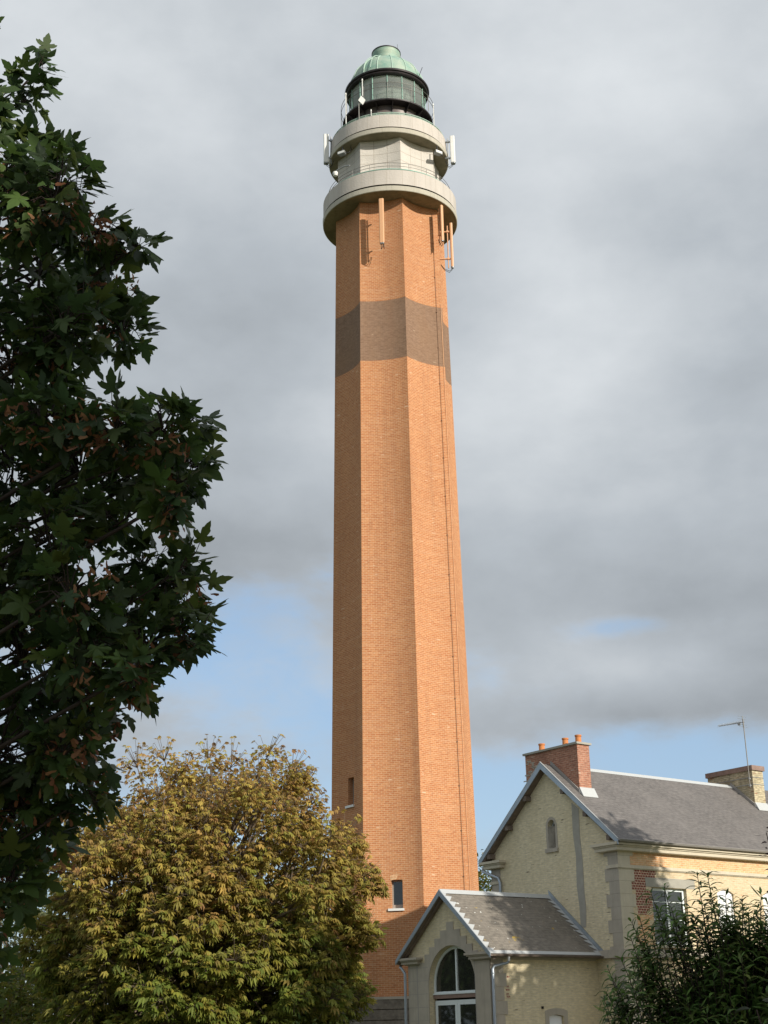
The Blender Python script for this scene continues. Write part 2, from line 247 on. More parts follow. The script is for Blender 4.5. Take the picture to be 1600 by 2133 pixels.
# ------------------------------------------------------------------ mesh helpers
def prop(o, label=None, cat=None, group=None, kind=None):
    if label: o['label'] = label
    if cat: o['category'] = cat
    if group: o['group'] = group
    if kind: o['kind'] = kind
    return o
def empty(name, loc=(0, 0, 0), rz=0, **k):
    o = bpy.data.objects.new(name, None); COL.objects.link(o); o.location = loc; o.rotation_euler = (0, 0, rz); o.empty_display_size = .3
    return prop(o, **k)
class MB:
    def __init__(s): s.v = []; s.f = []; s.uv = []; s.sm = []
    def face(s, pts, uvs=None, smooth=False):
        i = len(s.v); s.v += [tuple(p) for p in pts]; s.f.append(tuple(range(i, i + len(pts)))); s.uv.append(uvs); s.sm.append(smooth)
    def grid(s, P, U=None, smooth=True, closed=False, skip=None):
        # P[i][j] rows of points, shared vertices for smooth shading
        i0 = len(s.v); nr = len(P); nc = len(P[0])
        for r in P: s.v += [tuple(p) for p in r]
        for a in range(nr - 1):
            for c in range(nc - (0 if closed else 1)):
                if skip and skip(a, c): continue
                d = (c + 1) % nc
                s.f.append((i0 + a * nc + c, i0 + a * nc + d, i0 + (a + 1) * nc + d, i0 + (a + 1) * nc + c))
                s.uv.append(None if U is None else [U(a, c), U(a, c + 1), U(a + 1, c + 1), U(a + 1, c)]); s.sm.append(smooth)
        return s
    def box(s, a, b):
        x0, y0, z0 = (min(a[i], b[i]) for i in range(3)); x1, y1, z1 = (max(a[i], b[i]) for i in range(3))
        p = [(x0, y0, z0), (x1, y0, z0), (x1, y1, z0), (x0, y1, z0), (x0, y0, z1), (x1, y0, z1), (x1, y1, z1), (x0, y1, z1)]
        for q in ((0, 3, 2, 1), (4, 5, 6, 7), (0, 1, 5, 4), (1, 2, 6, 5), (2, 3, 7, 6), (3, 0, 4, 7)): s.face([p[k] for k in q])
        return s
    def prism(s, poly, vec):
        # poly: 3D loop; extruded along vec
        v = Vector(vec); A = [Vector(p) for p in poly]; B = [p + v for p in A]; n = len(A)
        nrm = Vector((0, 0, 0))
        for i in range(n): nrm += A[i].cross(A[(i + 1) % n])
        if nrm.dot(v) > 0: A = A[::-1]; B = B[::-1]
        s.face(A); s.face(B[::-1])
        for i in range(n):
            j = (i + 1) % n; s.face([A[j], A[i], B[i], B[j]])
        return s
    def tube(s, pts, r, n=8, cap=True):
        pts = [Vector(p) for p in pts]; rs = r if isinstance(r, (list, tuple)) else [r] * len(pts); rings = []
        for i, p in enumerate(pts):
            d = (pts[min(i + 1, len(pts) - 1)] - pts[max(i - 1, 0)]).normalized()
            a = d.orthogonal().normalized() if i == 0 else (a - d * a.dot(d)).normalized()
            b = d.cross(a); rings.append([p + (a * math.cos(2 * PI * k / n) + b * math.sin(2 * PI * k / n)) * rs[i] for k in range(n)])
        s.grid(rings, smooth=True, closed=True)
        if cap: s.face(rings[0][::-1]); s.face(rings[-1])
        return s
    def ring(s, c, R, z, r, n=72, k=6, a0=0, a1=2 * PI):
        full = abs(a1 - a0 - 2 * PI) < 1e-6; P = []
        for i in range(n + 1 if not full else n):
            a = a0 + (a1 - a0) * i / n
            P.append([(c[0] + (R + r * math.cos(2 * PI * j / k)) * math.sin(a), c[1] - (R + r * math.cos(2 * PI * j / k)) * math.cos(a), z + r * math.sin(2 * PI * j / k)) for j in range(k)])
        if full: P.append(P[0])
        s.grid(P, smooth=True, closed=True); return s
    def lathe(s, c, prof, n=96, smooth=False, Rref=None):
        Rm = Rref or max(p[0] for p in prof); ln = [0]
        for i in range(1, len(prof)): ln.append(ln[-1] + math.hypot(prof[i][0] - prof[i - 1][0], prof[i][1] - prof[i - 1][1]))
        for i in range(len(prof) - 1):      # separate bands keep hard edges between them
            P = [[(c[0] + prof[q][0] * math.sin(2 * PI * k / n), c[1] - prof[q][0] * math.cos(2 * PI * k / n), prof[q][1]) for k in range(n)] for q in (i, i + 1)]
            s.grid(P, U=lambda a, cc, i=i: (cc * 2 * PI * Rm / n, ln[i + a]), smooth=True, closed=True)
        return s
    def wall(s, org, du, n, outer, holes=(), depth=.2, both=0.0):
        """planar wall: 2D loops (u,z) with holes; org 3D, du horizontal unit, n outward unit; reveals go inward by depth"""
        import bmesh
        org, du, n = Vector(org), Vector(du), Vector(n); bm = bmesh.new()
        P = lambda q, d=0: org + du * q[0] + Vector((0, 0, q[1])) - n * d
        for lp in [outer] + list(holes):
            vs = [bm.verts.new(P(q)) for q in lp]
            for i in range(len(vs)): bm.edges.new((vs[i], vs[(i + 1) % len(vs)]))
        bmesh.ops.triangle_fill(bm, use_beauty=True, edges=bm.edges[:])
        for f in bm.faces:
            pts = [v.co.copy() for v in f.verts]
            if f.normal.dot(n) < 0: pts = pts[::-1]
            s.face(pts)
        bm.free()
        for lp in holes:
            c = Vector((sum(q[0] for q in lp) / len(lp), sum(q[1] for q in lp) / len(lp)))
            for i in range(len(lp)):
                a, b_ = lp[i], lp[(i + 1) % len(lp)]
                pts = [P(a), P(b_), P(b_, depth), P(a, depth)]
                nn = (pts[1] - pts[0]).cross(pts[2] - pts[0]); mid = (pts[0] + pts[1]) / 2
                if nn.dot(P((c.x, c.y)) - mid) < 0: pts = pts[::-1]
                s.face(pts)
        if both:
            for i in range(len(outer)):
                a, b_ = outer[i], outer[(i + 1) % len(outer)]; s.face([P(a), P(b_), P(b_, both), P(a, both)])
        return s
    def build(s, name, m, parent=None, **k):
        me = bpy.data.meshes.new(name); me.from_pydata(s.v, [], s.f); me.update()
        uvl = me.uv_layers.new(name='UVMap'); data = np.zeros((len(me.loops), 2), dtype=np.float32); li = 0
        for f, pu in zip(s.f, s.uv):
            if pu is not None:
                for q in pu: data[li] = q; li += 1
                continue
            p = [Vector(s.v[i]) for i in f]; nrm = Vector((0, 0, 0))
            for i in range(len(p)): nrm += p[i].cross(p[(i + 1) % len(p)])
            if nrm.length < 1e-12: nrm = Vector((0, 0, 1))
            nrm.normalize()
            tt = Vector((0, 0, 1)).cross(nrm)
            if tt.length < .05: tt = Vector((1, 0, 0)); bb = Vector((0, 1, 0))
            else: tt.normalize(); bb = nrm.cross(tt)
            for q in p: data[li] = (q.dot(tt), q.dot(bb)); li += 1
        uvl.data.foreach_set('uv', data.ravel())
        me.polygons.foreach_set('use_smooth', s.sm); me.materials.append(m)
        o = bpy.data.objects.new(name, me); COL.objects.link(o)
        if parent: o.parent = parent
        return prop(o, **k)
def arch_loop(u0, u1, z0, zs, ztop, n=14):
    """opening: straight sides u0..u1 from z0 to spring zs, arched to ztop"""
    c = (u0 + u1) / 2; h = (u1 - u0) / 2; L_ = [(u0, z0)]
    for i in range(n + 1):
        a = PI - PI * i / n; L_.append((c + h * math.cos(a), zs + (ztop - zs) * math.sin(a)))
    L_.append((u1, z0)); return L_
def seg_loop(u0, u1, z0, zs, rise, n=6):
    L_ = [(u0, z0)]
    for i in range(n + 1):
        q = i / n; L_.append((u0 + (u1 - u0) * q, zs + rise * 4 * q * (1 - q)))
    L_.append((u1, z0)); return L_

# ------------------------------------------------------------------ ground
g = MB(); P = [[(x, y, 0) for x in (-1500, -200, -40, 40, 200, 1500)] for y in (-1500, -200, -20, 80, 300, 2500)]; g.grid(P, smooth=False)
M['grass'] = mat('grass', (.06, .09, .03), .95, noise=((.10, .10, .045), .6, .25), bump=.6, bscale=6)
g.build('ground', M['grass'], kind='structure')
g = MB(); g.grid([[(-1.3, -6, .006), (.9, -6, .006)], [(-1.0, 10, .006), (1.3, 10, .006)], [(-.6, 30, .006), (2.2, 30, .006)], [(1.5, 49, .006), (5.2, 47, .006)]], smooth=False)
M['gravel'] = mat('gravel', (.30, .27, .22), .95, noise=((.20, .18, .15), 20, .3), bump=.5, bscale=60)
g.build('path', M['gravel'], kind='structure')

# ------------------------------------------------------------------ lighthouse
TX, TY = .605, 65.0; TC = (TX, TY); A0 = math.radians(12.3)
tower = empty('lighthouse', (TX, TY, 0), label='tall orange brick octagonal lighthouse with a dark painted band and green copper dome', cat='lighthouse')
def tb(mb, name, m, parent=None, **k):       # build in world coordinates, shift to the tower's base
    o = mb.build(name, m, parent or tower, **k); q = parent or tower
    o.data.transform(Matrix.Translation((-TX, -TY, 0))); return o
Rz = lambda z: 3.39 - .0152 * z
def octpt(face, t, R, sag, z):
    """point on concave face `face` (0 = vertex A0 .. A0+45), t in 0..1"""
    a, b_ = A0 + PI / 4 * face, A0 + PI / 4 * (face + 1)
    p = Vector((math.sin(a), -math.cos(a))) * R; q = Vector((math.sin(b_), -math.cos(b_))) * R
    m_ = (a + b_) / 2; n_ = Vector((math.sin(m_), -math.cos(m_)))
    r = p + (q - p) * t - n_ * sag * 4 * t * (1 - t); return (TX + r.x, TY + r.y, z)
def shaft(z0, z1, m, name, holes=None, Rf=Rz, sag=.185, parent=None, nz=1, fw_=2.5):
    mb = MB(); holes = holes or {}
    for k in range(8):
        ts = set(i / 12 for i in range(13)); zs = set(z0 + (z1 - z0) * i / nz for i in range(nz + 1))
        for (a, b_, c, d) in holes.get(k, ()): ts |= {a, b_}; zs |= {c, d}
        if holes.get(k):
            hs = holes[k]; ts = set(x for x in ts if all(not (a < x < b_) and (min(abs(x - a), abs(x - b_)) > .02 or x in (a, b_)) for a, b_, _, _ in hs))
        ts = sorted(ts); zs = sorted(zs)
        P = [[octpt(k, t_, Rf(z), sag, z) for t_ in ts] for z in zs]
        def skip(r, c):
            tm, zm = (ts[c] + ts[c + 1]) / 2, (zs[r] + zs[r + 1]) / 2
            return any(a < tm < b_ and c0 < zm < d0 for a, b_, c0, d0 in holes.get(k, ()))
        mb.grid(P, U=lambda r, c: (k * fw_ + ts[c] * fw_, zs[r]), smooth=True, skip=skip)
        for (a, b_, c0, d0) in holes.get(k, ()):
            am = A0 + PI / 4 * (k + .5); nin = Vector((-math.sin(am), math.cos(am), 0)) * .42
            q = [Vector(octpt(k, t_, Rf(z), sag, z)) for t_, z in ((a, c0), (b_, c0), (b_, d0), (a, d0))]
            for i in range(4):
                A, B = q[i], q[(i + 1) % 4]; mb.face([B, A, A + nin, B + nin])
    return tb(mb, name, m, parent)
# face -1 (index 7) is the wide front face, 6 the left one, 0 the right one
W_LOW = (.45, .645, 6.56, 7.72); W_HI = (.42, .61, 10.98, 12.17)
shaft(3.12, 31.62, M['tower_brick'], 'shaft', {7: [W_LOW], 6: [W_HI]}, nz=3)
shaft(31.62, 34.78, M['tower_paint'], 'painted_band')
shaft(34.78, 40.27, M['tower_brick'], 'upper_shaft')
def tower_window(k, wv, nm):
    a, b_, c0, d0 = wv; am = A0 + PI / 4 * (k + .5); n_ = Vector((math.sin(am), -math.cos(am), 0)); tt = Vector((math.cos(am), math.sin(am), 0))
    p = Vector(octpt(k, a, Rz(c0), .185, c0)); q = Vector(octpt(k, b_, Rz(c0), .185, c0)); w_ = (q - p).length; mid = (p + q) / 2
    def fb(u0, u1, z0, z1, d0_, d1_):
        mb = MB(); base = [mid + tt * u0 - n_ * d0_, mid + tt * u1 - n_ * d0_, mid + tt * u1 - n_ * d1_, mid + tt * u0 - n_ * d1_]
        for v in base: v.z = z0
        mb.prism(base, (0, 0, z1 - z0)); return mb
    f = MB()
    h = w_ / 2 - .004
    for (u0, u1, z0, z1) in ((-h, -h + .05, c0 + .01, d0 - .01), (h - .05, h, c0 + .01, d0 - .01), (-h + .05, h - .05, c0 + .01, c0 + .17), (-h + .05, h - .05, d0 - .07, d0 - .01)):
        g_ = fb(u0, u1, z0, z1, .26, .32); i = len(f.v); f.v += g_.v; f.f += [tuple(x + i for x in ff) for ff in g_.f]; f.uv += g_.uv; f.sm += g_.sm
    wo = tb(f, 'window', M['frame_grey'])
    pn = fb(-h + .05, h - .05, c0 + .17, d0 - .07, .29, .31).build('pane', M['pane'], wo); pn.data.transform(Matrix.Translation((-TX, -TY, 0)))
    sl_ = fb(-w_ / 2 - .13, w_ / 2 + .05, c0 - .09, c0 + .006, -.07, .25).build('sill', M['white_paint'], wo); sl_.data.transform(Matrix.Translation((-TX, -TY, 0)))
    bk = fb(-w_ / 2 - .3, w_ / 2 + .3, c0 - .3, d0 + .3, .43, .45).build('dark_recess', M['dark'], wo); bk.data.transform(Matrix.Translation((-TX, -TY, 0)))
tower_window(7, W_LOW, 'low'); tower_window(6, W_HI, 'high')
# brick arch over the low window
mb = MB(); am = A0 + PI / 4 * 7.5; n_ = Vector((math.sin(am), -math.cos(am), 0)); tt = Vector((math.cos(am), math.sin(am), 0))
c = Vector(octpt(7, .5475, Rz(7.7), .185, 7.72))
for i in range(9):
    u = (-4 + i) * .058; p = c + tt * (u - .025) + n_ * .006; p.z = 7.70 + .03 * (1 - (u / .23) ** 2); lean = tt * (u * .12)
    q = [p, p + tt * .05, p + tt * .05 + lean + Vector((0, 0, .2)), p + lean + Vector((0, 0, .2))]; mb.prism(q, -n_ * .05)
tb(mb, 'brick_arch', M['orange_brick'])
# plinth of rough courses with a smooth cap
pl = MB()
def octring(mb, R, z0, z1, sag=.1):
    P = [[octpt(k, i / 8, R, sag, z) for k in range(8) for i in range(8)] for z in (z0, z1)]
    mb.grid(P, smooth=False, closed=True)
    for z, fl in ((z0, True), (z1, False)):
        ring = [octpt(k, i / 8, R, sag, z) for k in range(8) for i in range(8)]
        mb.face(ring[::-1] if fl else ring)
for i in range(8): octring(pl, 3.66, 2.655 - .405 * i, 3.02 - .405 * i)
octring(pl, 3.60, 0, 3.0)
tb(pl, 'plinth', M['rubble'])
pc = MB(); octring(pc, 3.68, 3.021, 3.125); tb(pc, 'plinth_cap', M['stone'])
# lightning conductor on the right face
lc = MB(); pts = [Vector(octpt(0, .86, Rz(z) + .035, .185, z)) for z in np.linspace(3.2, 40.0, 20)]; lc.tube(pts, .009, 5)
for z in np.arange(6, 40, 1.9):
    p = Vector(octpt(0, .86, Rz(z) + .03, .185, z)); lc.box(p - Vector((.025, .025, .02)), p + Vector((.025, .025, .02)))
tb(lc, 'lightning_conductor', M['conductor'])
cd = MB(); cd.tube([Vector(octpt(0, .965, Rz(z) + .02, .185, z)) for z in np.linspace(3.2, 35.0, 14)], .016, 5); tb(cd, 'cable', M['ant_orange'])
# galleries
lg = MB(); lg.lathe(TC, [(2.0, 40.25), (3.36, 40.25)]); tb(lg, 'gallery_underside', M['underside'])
lg = MB(); lg.lathe(TC, [(3.36, 40.25), (3.385, 40.255), (3.40, 40.275), (3.415, 40.51), (3.36, 40.52)]); tb(lg, 'gallery_moulding', M['concrete'])
lg = MB(); lg.lathe(TC, [(3.36, 40.515), (3.32, 40.52), (3.32, 40.60), (3.38, 40.61)]); tb(lg, 'shadow_groove', M['dark'])  # groove faces near black: the shade of the recess put into the colour
lg = MB(); lg.lathe(TC, [(3.38, 40.61), (3.38, 41.42), (3.14, 41.42), (3.14, 40.9), (2.4, 40.9)], Rref=3.38); tb(lg, 'gallery_parapet', M['panel'])
def railing(name, R, rails, zb, zt, posts, m, r=.016, pr=.016, parent=None, a_off=0):
    mb = MB()
    for z in rails: mb.ring(TC, R, z, r, 96, 5)
    for i in range(posts):
        a = 2 * PI * (i + a_off) / posts; mb.tube([(TX + R * math.sin(a), TY - R * math.cos(a), zb), (TX + R * math.sin(a), TY - R * math.cos(a), zt)], pr, 5)
    return tb(mb, name, m, parent)
railing('handrail', 3.22, (41.56,), 41.42, 41.56, 36, M['green_metal'], .03, .014)
railing('railing', 3.12, (41.80, 41.98), 41.3, 41.98, 20, M['rail_metal'], .013, .013)
# white drum: eight hollow faces
shaft(40.9, 43.84, M['drum'], 'drum', {6: [(.55, .74, 41.3, 42.25)]}, Rf=lambda z: 2.66, sag=.11, fw_=2.1)
dk = MB(); dk.lathe(TC, [(2.05, 41.0), (2.05, 43.8)], 24); tb(dk, 'drum_core', M['dark'])
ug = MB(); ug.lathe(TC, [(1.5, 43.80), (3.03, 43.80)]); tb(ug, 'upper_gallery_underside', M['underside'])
ug = MB(); ug.lathe(TC, [(3.03, 43.80), (3.055, 43.805), (3.07, 43.825), (3.085, 44.04), (3.03, 44.05)]); tb(ug, 'upper_gallery_moulding', M['concrete'])
ug = MB(); ug.lathe(TC, [(3.03, 44.045), (2.98, 44.05), (2.98, 44.12), (3.03, 44.13)]); tb(ug, 'upper_shadow_groove', M['dark'])  # same near-black colour standing in for shade in the groove
ug = MB(); ug.lathe(TC, [(3.03, 44.13), (3.0, 44.86), (2.78, 44.86), (2.78, 44.4), (1.8, 44.4)], Rref=3.03); tb(ug, 'upper_gallery_parapet', M['panel'])
railing('upper_handrail', 2.92, (44.93, 45.02), 44.86, 45.0, 32, M['copper_pale'], .028, .014)
# lantern
ln = MB(); ln.lathe(TC, [(1.87, 44.4), (1.87, 46.2)], 64); tb(ln, 'lantern_base', M['dark_panel'])
lp_ = MB()
for i in range(16):
    a = 2 * PI * (i + .3) / 16; s_, c_ = math.sin(a), -math.cos(a); p = Vector((TX + 1.9 * s_, TY + 1.9 * c_, 0)); lp_.tube([p + Vector((0, 0, 44.4)), p + Vector((0, 0, 46.18))], .045, 4)
tb(lp_, 'lantern_pilasters', M['black_metal'])
ln = MB(); ln.lathe(TC, [(1.8, 46.2), (2.33, 46.2), (2.35, 46.22), (2.35, 46.29), (2.33, 46.3), (1.8, 46.3)], 72); 
for i in range(16):
    a = 2 * PI * (i + .3) / 16; d_ = Vector((math.sin(a), -math.cos(a), 0)); t_ = Vector((math.cos(a), math.sin(a), 0)); b0 = Vector((TX, TY, 0))
    ln.prism([b0 + d_ * 1.9 + t_ * .02 + Vector((0, 0, 46.19)), b0 + d_ * 2.3 + t_ * .02 + Vector((0, 0, 46.19)), b0 + d_ * 1.9 + t_ * .02 + Vector((0, 0, 45.85))], -t_ * .04)
tb(ln, 'catwalk', M['black_metal'])
railing('catwalk_railing', 2.42, (46.92, 47.2), 46.25, 47.2, 12, M['rail_metal'], .014, .016)
ln = MB(); ln.lathe(TC, [(1.96, 46.3), (1.96, 48.0)], 16); tb(ln, 'glazing', M['lglass'])
ln = MB()
for i in range(16):
    a = 2 * PI * i / 16; p = Vector((TX + 1.975 * math.sin(a), TY - 1.975 * math.cos(a), 0)); ln.tube([p + Vector((0, 0, 46.3)), p + Vector((0, 0, 48.03))], .028, 4)
ln.lathe(TC, [(1.99, 46.3), (1.99, 46.4), (1.9, 46.4)], 64)
tb(ln, 'glazing_bars', M['green_metal'])
ln = MB()
prof = [(.0, 46.35), (.75, 46.4)]
for i in range(14): z = 46.45 + i * .1; prof += [(1.30, z), (1.38, z + .05)]
prof += [(.95, 47.85), (0, 47.95)]; ln.lathe(TC, prof, 24); tb(ln, 'lens', M['lens'])
ln = MB(); ln.lathe(TC, [(1.93, 47.96), (0, 47.97)], 32); tb(ln, 'ceiling_reflector', M['white_paint'])  # pale disc added under the dome so the glazing looks lighter
ln = MB(); ln.lathe(TC, [(1.95, 47.98), (2.12, 47.98), (2.15, 48.02), (2.13, 48.10), (2.20, 48.13), (2.22, 48.2), (2.17, 48.26), (1.85, 48.42)], 96); tb(ln, 'roof_rim', M['black_metal'])
prof = [(1.97 * math.cos(q) ** 1.02, 48.33 + 1.78 * math.sin(q)) for q in np.linspace(0, 1.20, 14)]
dome = MB(); P = [[(TX + r * math.sin(2 * PI * k / 64), TY - r * math.cos(2 * PI * k / 64), z) for k in range(64)] for r, z in prof]; dome.grid(P, smooth=True, closed=True)
dome = tb(dome, 'dome', M['copper'])
rb = MB()
for i in range(16):
    a = 2 * PI * (i + .35) / 16; rb.tube([(TX + (r + .012) * math.sin(a), TY - (r + .012) * math.cos(a), z) for r, z in prof], .028, 5)
rb.build('dome_rib', M['copper_pale'], dome).data.transform(Matrix.Translation((-TX, -TY, 0)))
rl = MB()
for a in (-.42, -.62):       # access ladder rails arching over the dome
    pts = [(TX + (r + .09) * math.sin(a), TY - (r + .09) * math.cos(a), z + .02) for r, z in prof[1:-2]] + [(TX + .8 * math.sin(a), TY - .8 * math.cos(a), 50.02)]
    rl.tube(pts, .022, 5)
rl.build('dome_ladder', M['copper_pale'], dome).data.transform(Matrix.Translation((-TX, -TY, 0)))
vt = MB(); vt.lathe(TC, [(.78, 49.92), (.72, 50.0), (.68, 50.1), (.69, 50.3), (.735, 50.5), (.75, 50.66)], 48); vt.lathe(TC, [(.70, 50.66), (0, 50.60)], 48); vt = tb(vt, 'vent', M['copper'])
vr = MB(); vr.lathe(TC, [(.74, 50.66), (.775, 50.66), (.775, 50.71), (.70, 50.71), (.70, 50.5)], 48); vr.build('vent_rim', M['black_metal'], vt).data.transform(Matrix.Translation((-TX, -TY, 0)))
lr = MB(); a = .95; lr.tube([(TX + .74 * math.sin(a), TY - .74 * math.cos(a), 50.6), (TX + .74 * math.sin(a), TY - .74 * math.cos(a), 51.0)], .012, 4); tb(lr, 'lightning_rod', M['black_metal'])
lr = MB(); a = .9; lr.tube([(TX + 2.1 * math.sin(a), TY - 2.1 * math.cos(a), 48.3), (TX + 2.35 * math.sin(a), TY - 2.35 * math.cos(a), 48.75)], .018, 4)
tb(lr, 'lightning_rod', M['black_metal'])

# equipment fixed to the tower: each its own thing
def panel_ant(name, pos, az, h, wid, dep, m, label, group, dist=.35, wires=True):
    """antenna box whose back faces the wall; pos = centre of its bottom; az = outward azimuth (rad, 0 = toward camera)"""
    n_ = Vector((math.sin(az), -math.cos(az), 0)); t_ = Vector((math.cos(az), math.sin(az), 0))
    e = empty(name, pos, az, label=label, cat='antenna', group=group)
    mb = MB()
    r = .045; pr = []
    for sx, sy in ((-1, -1), (1, -1), (1, 1), (-1, 1)):
        for k in range(3):
            a = math.atan2(sy, sx) - PI / 4 + k * PI / 4; pr.append((sx * (wid / 2 - r) + r * math.cos(a), sy * (dep / 2 - r) + r * math.sin(a)))
    mb.prism([(x, y, 0) for x, y in pr], (0, 0, h)); mb.build('radome', m, e)
    c = MB(); c.prism([(x * .85, y * .85, -.05) for x, y in pr], (0, 0, .05)); c.build('end_cap', M['grey_metal'], e)
    b = MB(); b.tube([(0, dep / 2 + .12, -.05), (0, dep / 2 + .12, h * .95)], .03, 6)
    for z in (h * .18, h * .8): b.box((-.04, dep / 2, z), (.04, dep / 2 + dist, z + .05)); b.box((-.06, dep / 2 + .06, z - .02), (.06, dep / 2 + .17, z + .08))
    b.build('bracket', M['grey_metal'] if m is not M['ant_orange'] else M['ant_orange'], e)
    wv = MB()
    for q in (-.05, .05): wv.tube([(q, 0, 0), (q, .02, -.12), (q * 1.5, dep / 2 + .08, -.25), (q, dep / 2 + dist * .6, -.12), (q * .5, dep / 2 + dist * .9, .15)], .014, 5)
    wv.build('cable', M['cable'], e)
    return e
AG = 'telecom panel antennas on the lighthouse'
am = A0 + PI / 4 * 7.5
panel_ant('panel_antenna', (.17, 61.72, 37.42), am, 2.42, .24, .15, M['ant_orange'], 'brick coloured panel antenna under the lower gallery on the front face of the tower', AG, .30)
am2 = A0 + PI / 4 * 1.45
panel_ant('panel_antenna', (3.13, 62.85, 38.15), am2 - .5, 1.95, .17, .12, M['ant_orange'], 'shorter brick coloured panel antenna close to the right edge of the tower shaft', AG, .2)
panel_ant('panel_antenna', (3.62, 63.9, 37.25), am2 + .2, 2.45, .20, .14, M['ant_orange'], 'brick coloured panel antenna standing out against the sky right of the shaft', AG, .55)
panel_ant('panel_antenna', (-2.58, 64.2, 43.55), -PI / 2 + .1, 1.66, .26, .26, M['white_paint'], 'white panel antenna on the left side of the upper gallery', AG, .28)
panel_ant('panel_antenna', (3.88, 64.2, 43.40), PI / 2 - .1, 1.56, .24, .24, M['white_paint'], 'white panel antenna on the right side of the upper gallery', AG, .28)
# small square link panel on a mast before the lantern
e = empty('link_panel', (-.72, 62.42, 44.86), label='white diamond shaped link panel on a thin mast left of the lantern', cat='antenna')
mb = MB(); mb.tube([(-.13, 0, 0), (-.13, 0, 1.0)], .025, 6); mb.build('mast', M['rail_metal'], e)
mb = MB(); q = Vector((0, 0, 1.12)); d1 = Vector((.10, .03, -.26)); d2 = Vector((.20, -.02, .16)); d2 = Vector((.17, .0, .12))
mb.prism([q + Vector((0, -.07, .27)), q + Vector((.20, -.07, .02)), q + Vector((.06, -.07, -.26)), q + Vector((-.16, -.07, 0))], (0.01, .05, 0)); mb.build('panel', M['white_paint'], e)
mb = MB(); mb.box((-.14, -.02, 1.0), (-.02, .04, 1.2)); mb.build('bracket', M['rail_metal'], e)
def post(x, y, z, h, lab, r=.03):
    e = MB(); e.tube([(0, 0, 0), (0, 0, h)], r, 6); e.tube([(0, 0, h), (0, 0, h + .12)], [r * 1.8, r * 1.2], 8); o = e.build('whip_antenna', M['white_paint'], None, label=lab, cat='antenna', group='slim whip antennas on the upper gallery'); o.location = (x, y, z)
post(-1.52, 63.05, 44.9, 1.9, 'slim white whip antenna left of the lantern glazing', .028)
post(-.66, 62.45, 46.3, .9, 'slim white whip antenna rising behind the diamond shaped panel', .024)
post(-.24, 62.15, 44.9, .25, 'short white sensor stub on the upper handrail', .02)
post(2.92, 63.1, 44.9, 1.2, 'slim pale whip antenna right of the catwalk railing', .022)
def flood(x, y, z, az, lab):
    e = empty('floodlight', (x, y, z), az, label=lab, cat='floodlight', group='floodlights under the upper gallery')
    mb = MB(); mb.prism([(-.2, -.14, .0), (.2, -.14, .0), (.16, .1, .0), (-.16, .1, .0)], (0, 0, .16)); mb.build('housing', M['grey_metal'], e)
    mb = MB(); mb.box((-.18, -.155, .02), (.18, -.143, .14)); mb.build('lens', M['white_paint'], e)
    mb = MB(); mb.tube([(0, 0, .16), (0, .05, .5)], .03, 6); mb.tube([(.18, .0, .1), (.35, .05, .05), (.42, .2, .3), (.3, .3, .55)], .02, 5); mb.build('bracket', M['cable'], e)
flood(-1.72, 63.0, 43.22, -.5, 'grey floodlight hanging left of the white drum'); flood(3.05, 63.1, 43.2, .6, 'grey floodlight hanging right of the white drum')
e = empty('camera_unit', (-2.08, 62.9, 42.05), -.9, label='small white camera on an arm left of the white drum', cat='camera')
mb = MB(); mb.lathe((0, 0), [(0, -.12), (.1, -.1), (.13, 0), (.13, .1), (.06, .14), (0, .14)], 16); mb.build('housing', M['white_paint'], e)
mb = MB(); mb.tube([(0, 0, .12), (.1, .05, .2), (.5, .2, .28), (.8, .3, .2)], .035, 6); mb.build('arm', M['grey_metal'], e)

# ------------------------------------------------------------------ keeper's house
OX, OY = 7.64, 50.487; RZ = math.radians(90) - .9301
house = empty('keepers_house', (OX, OY, 0), RZ, label='two storey buff brick house with grey slate roof and large red chimney', cat='house')
# local: x away along the front wall, y along the gable (to the left), front wall at y=0 faces -y, gable at x=0 faces -x
Wd, Ln, HE, HR = 6.51, 14.0, 7.65, 10.795
X_, Y_ = Vector((1, 0, 0)), Vector((0, 1, 0))
gw = arch_loop(2.98, 3.36, 7.80, 8.55, 8.80, 10)
mb = MB(); sl0 = (HR - HE) / (Wd / 2 + .3775)
zt = lambda y: HE + (y + .3775 if y < Wd / 2 else Wd + .3775 - y) * sl0 - .16
mb.wall((0, 0, 0), Y_, -X_, [(0, 0), (Wd, 0), (Wd, zt(0)), (Wd / 2, zt(Wd / 2)), (0, zt(0))], [gw], .28)
mb.wall((Ln, 0, 0), Y_, X_, [(0, 0), (Wd, 0), (Wd, zt(0)), (Wd / 2, zt(Wd / 2)), (0, zt(0))])
mb.wall((0, Wd, 0), X_, Y_, [(0, 0), (Ln, 0), (Ln, zt(0)), (0, zt(0))])
mb.build('gable_wall', M['buff_brick'], house)
w1 = [(1.52, 4.35), (1.52, 6.24), (3.24, 6.24), (3.24, 4.35)]; w2 = seg_loop(4.81, 5.67, 4.35, 6.17, .13); w3 = seg_loop(7.25, 8.11, 4.35, 6.17, .13); w4 = seg_loop(9.7, 10.56, 4.35, 6.17, .13)
mb = MB(); mb.wall((0, 0, 0), X_, -Y_, [(0, 0), (Ln, 0), (Ln, 7.5), (0, 7.5)], [w1, w2, w3, w4], .25); mb.build('front_wall', M['peach_brick'], house)
fr = MB(); fr.box((.58, -.006, 6.935), (Ln, .05, 7.36)); fr.build('frieze_band', M['orange_brick'], house)
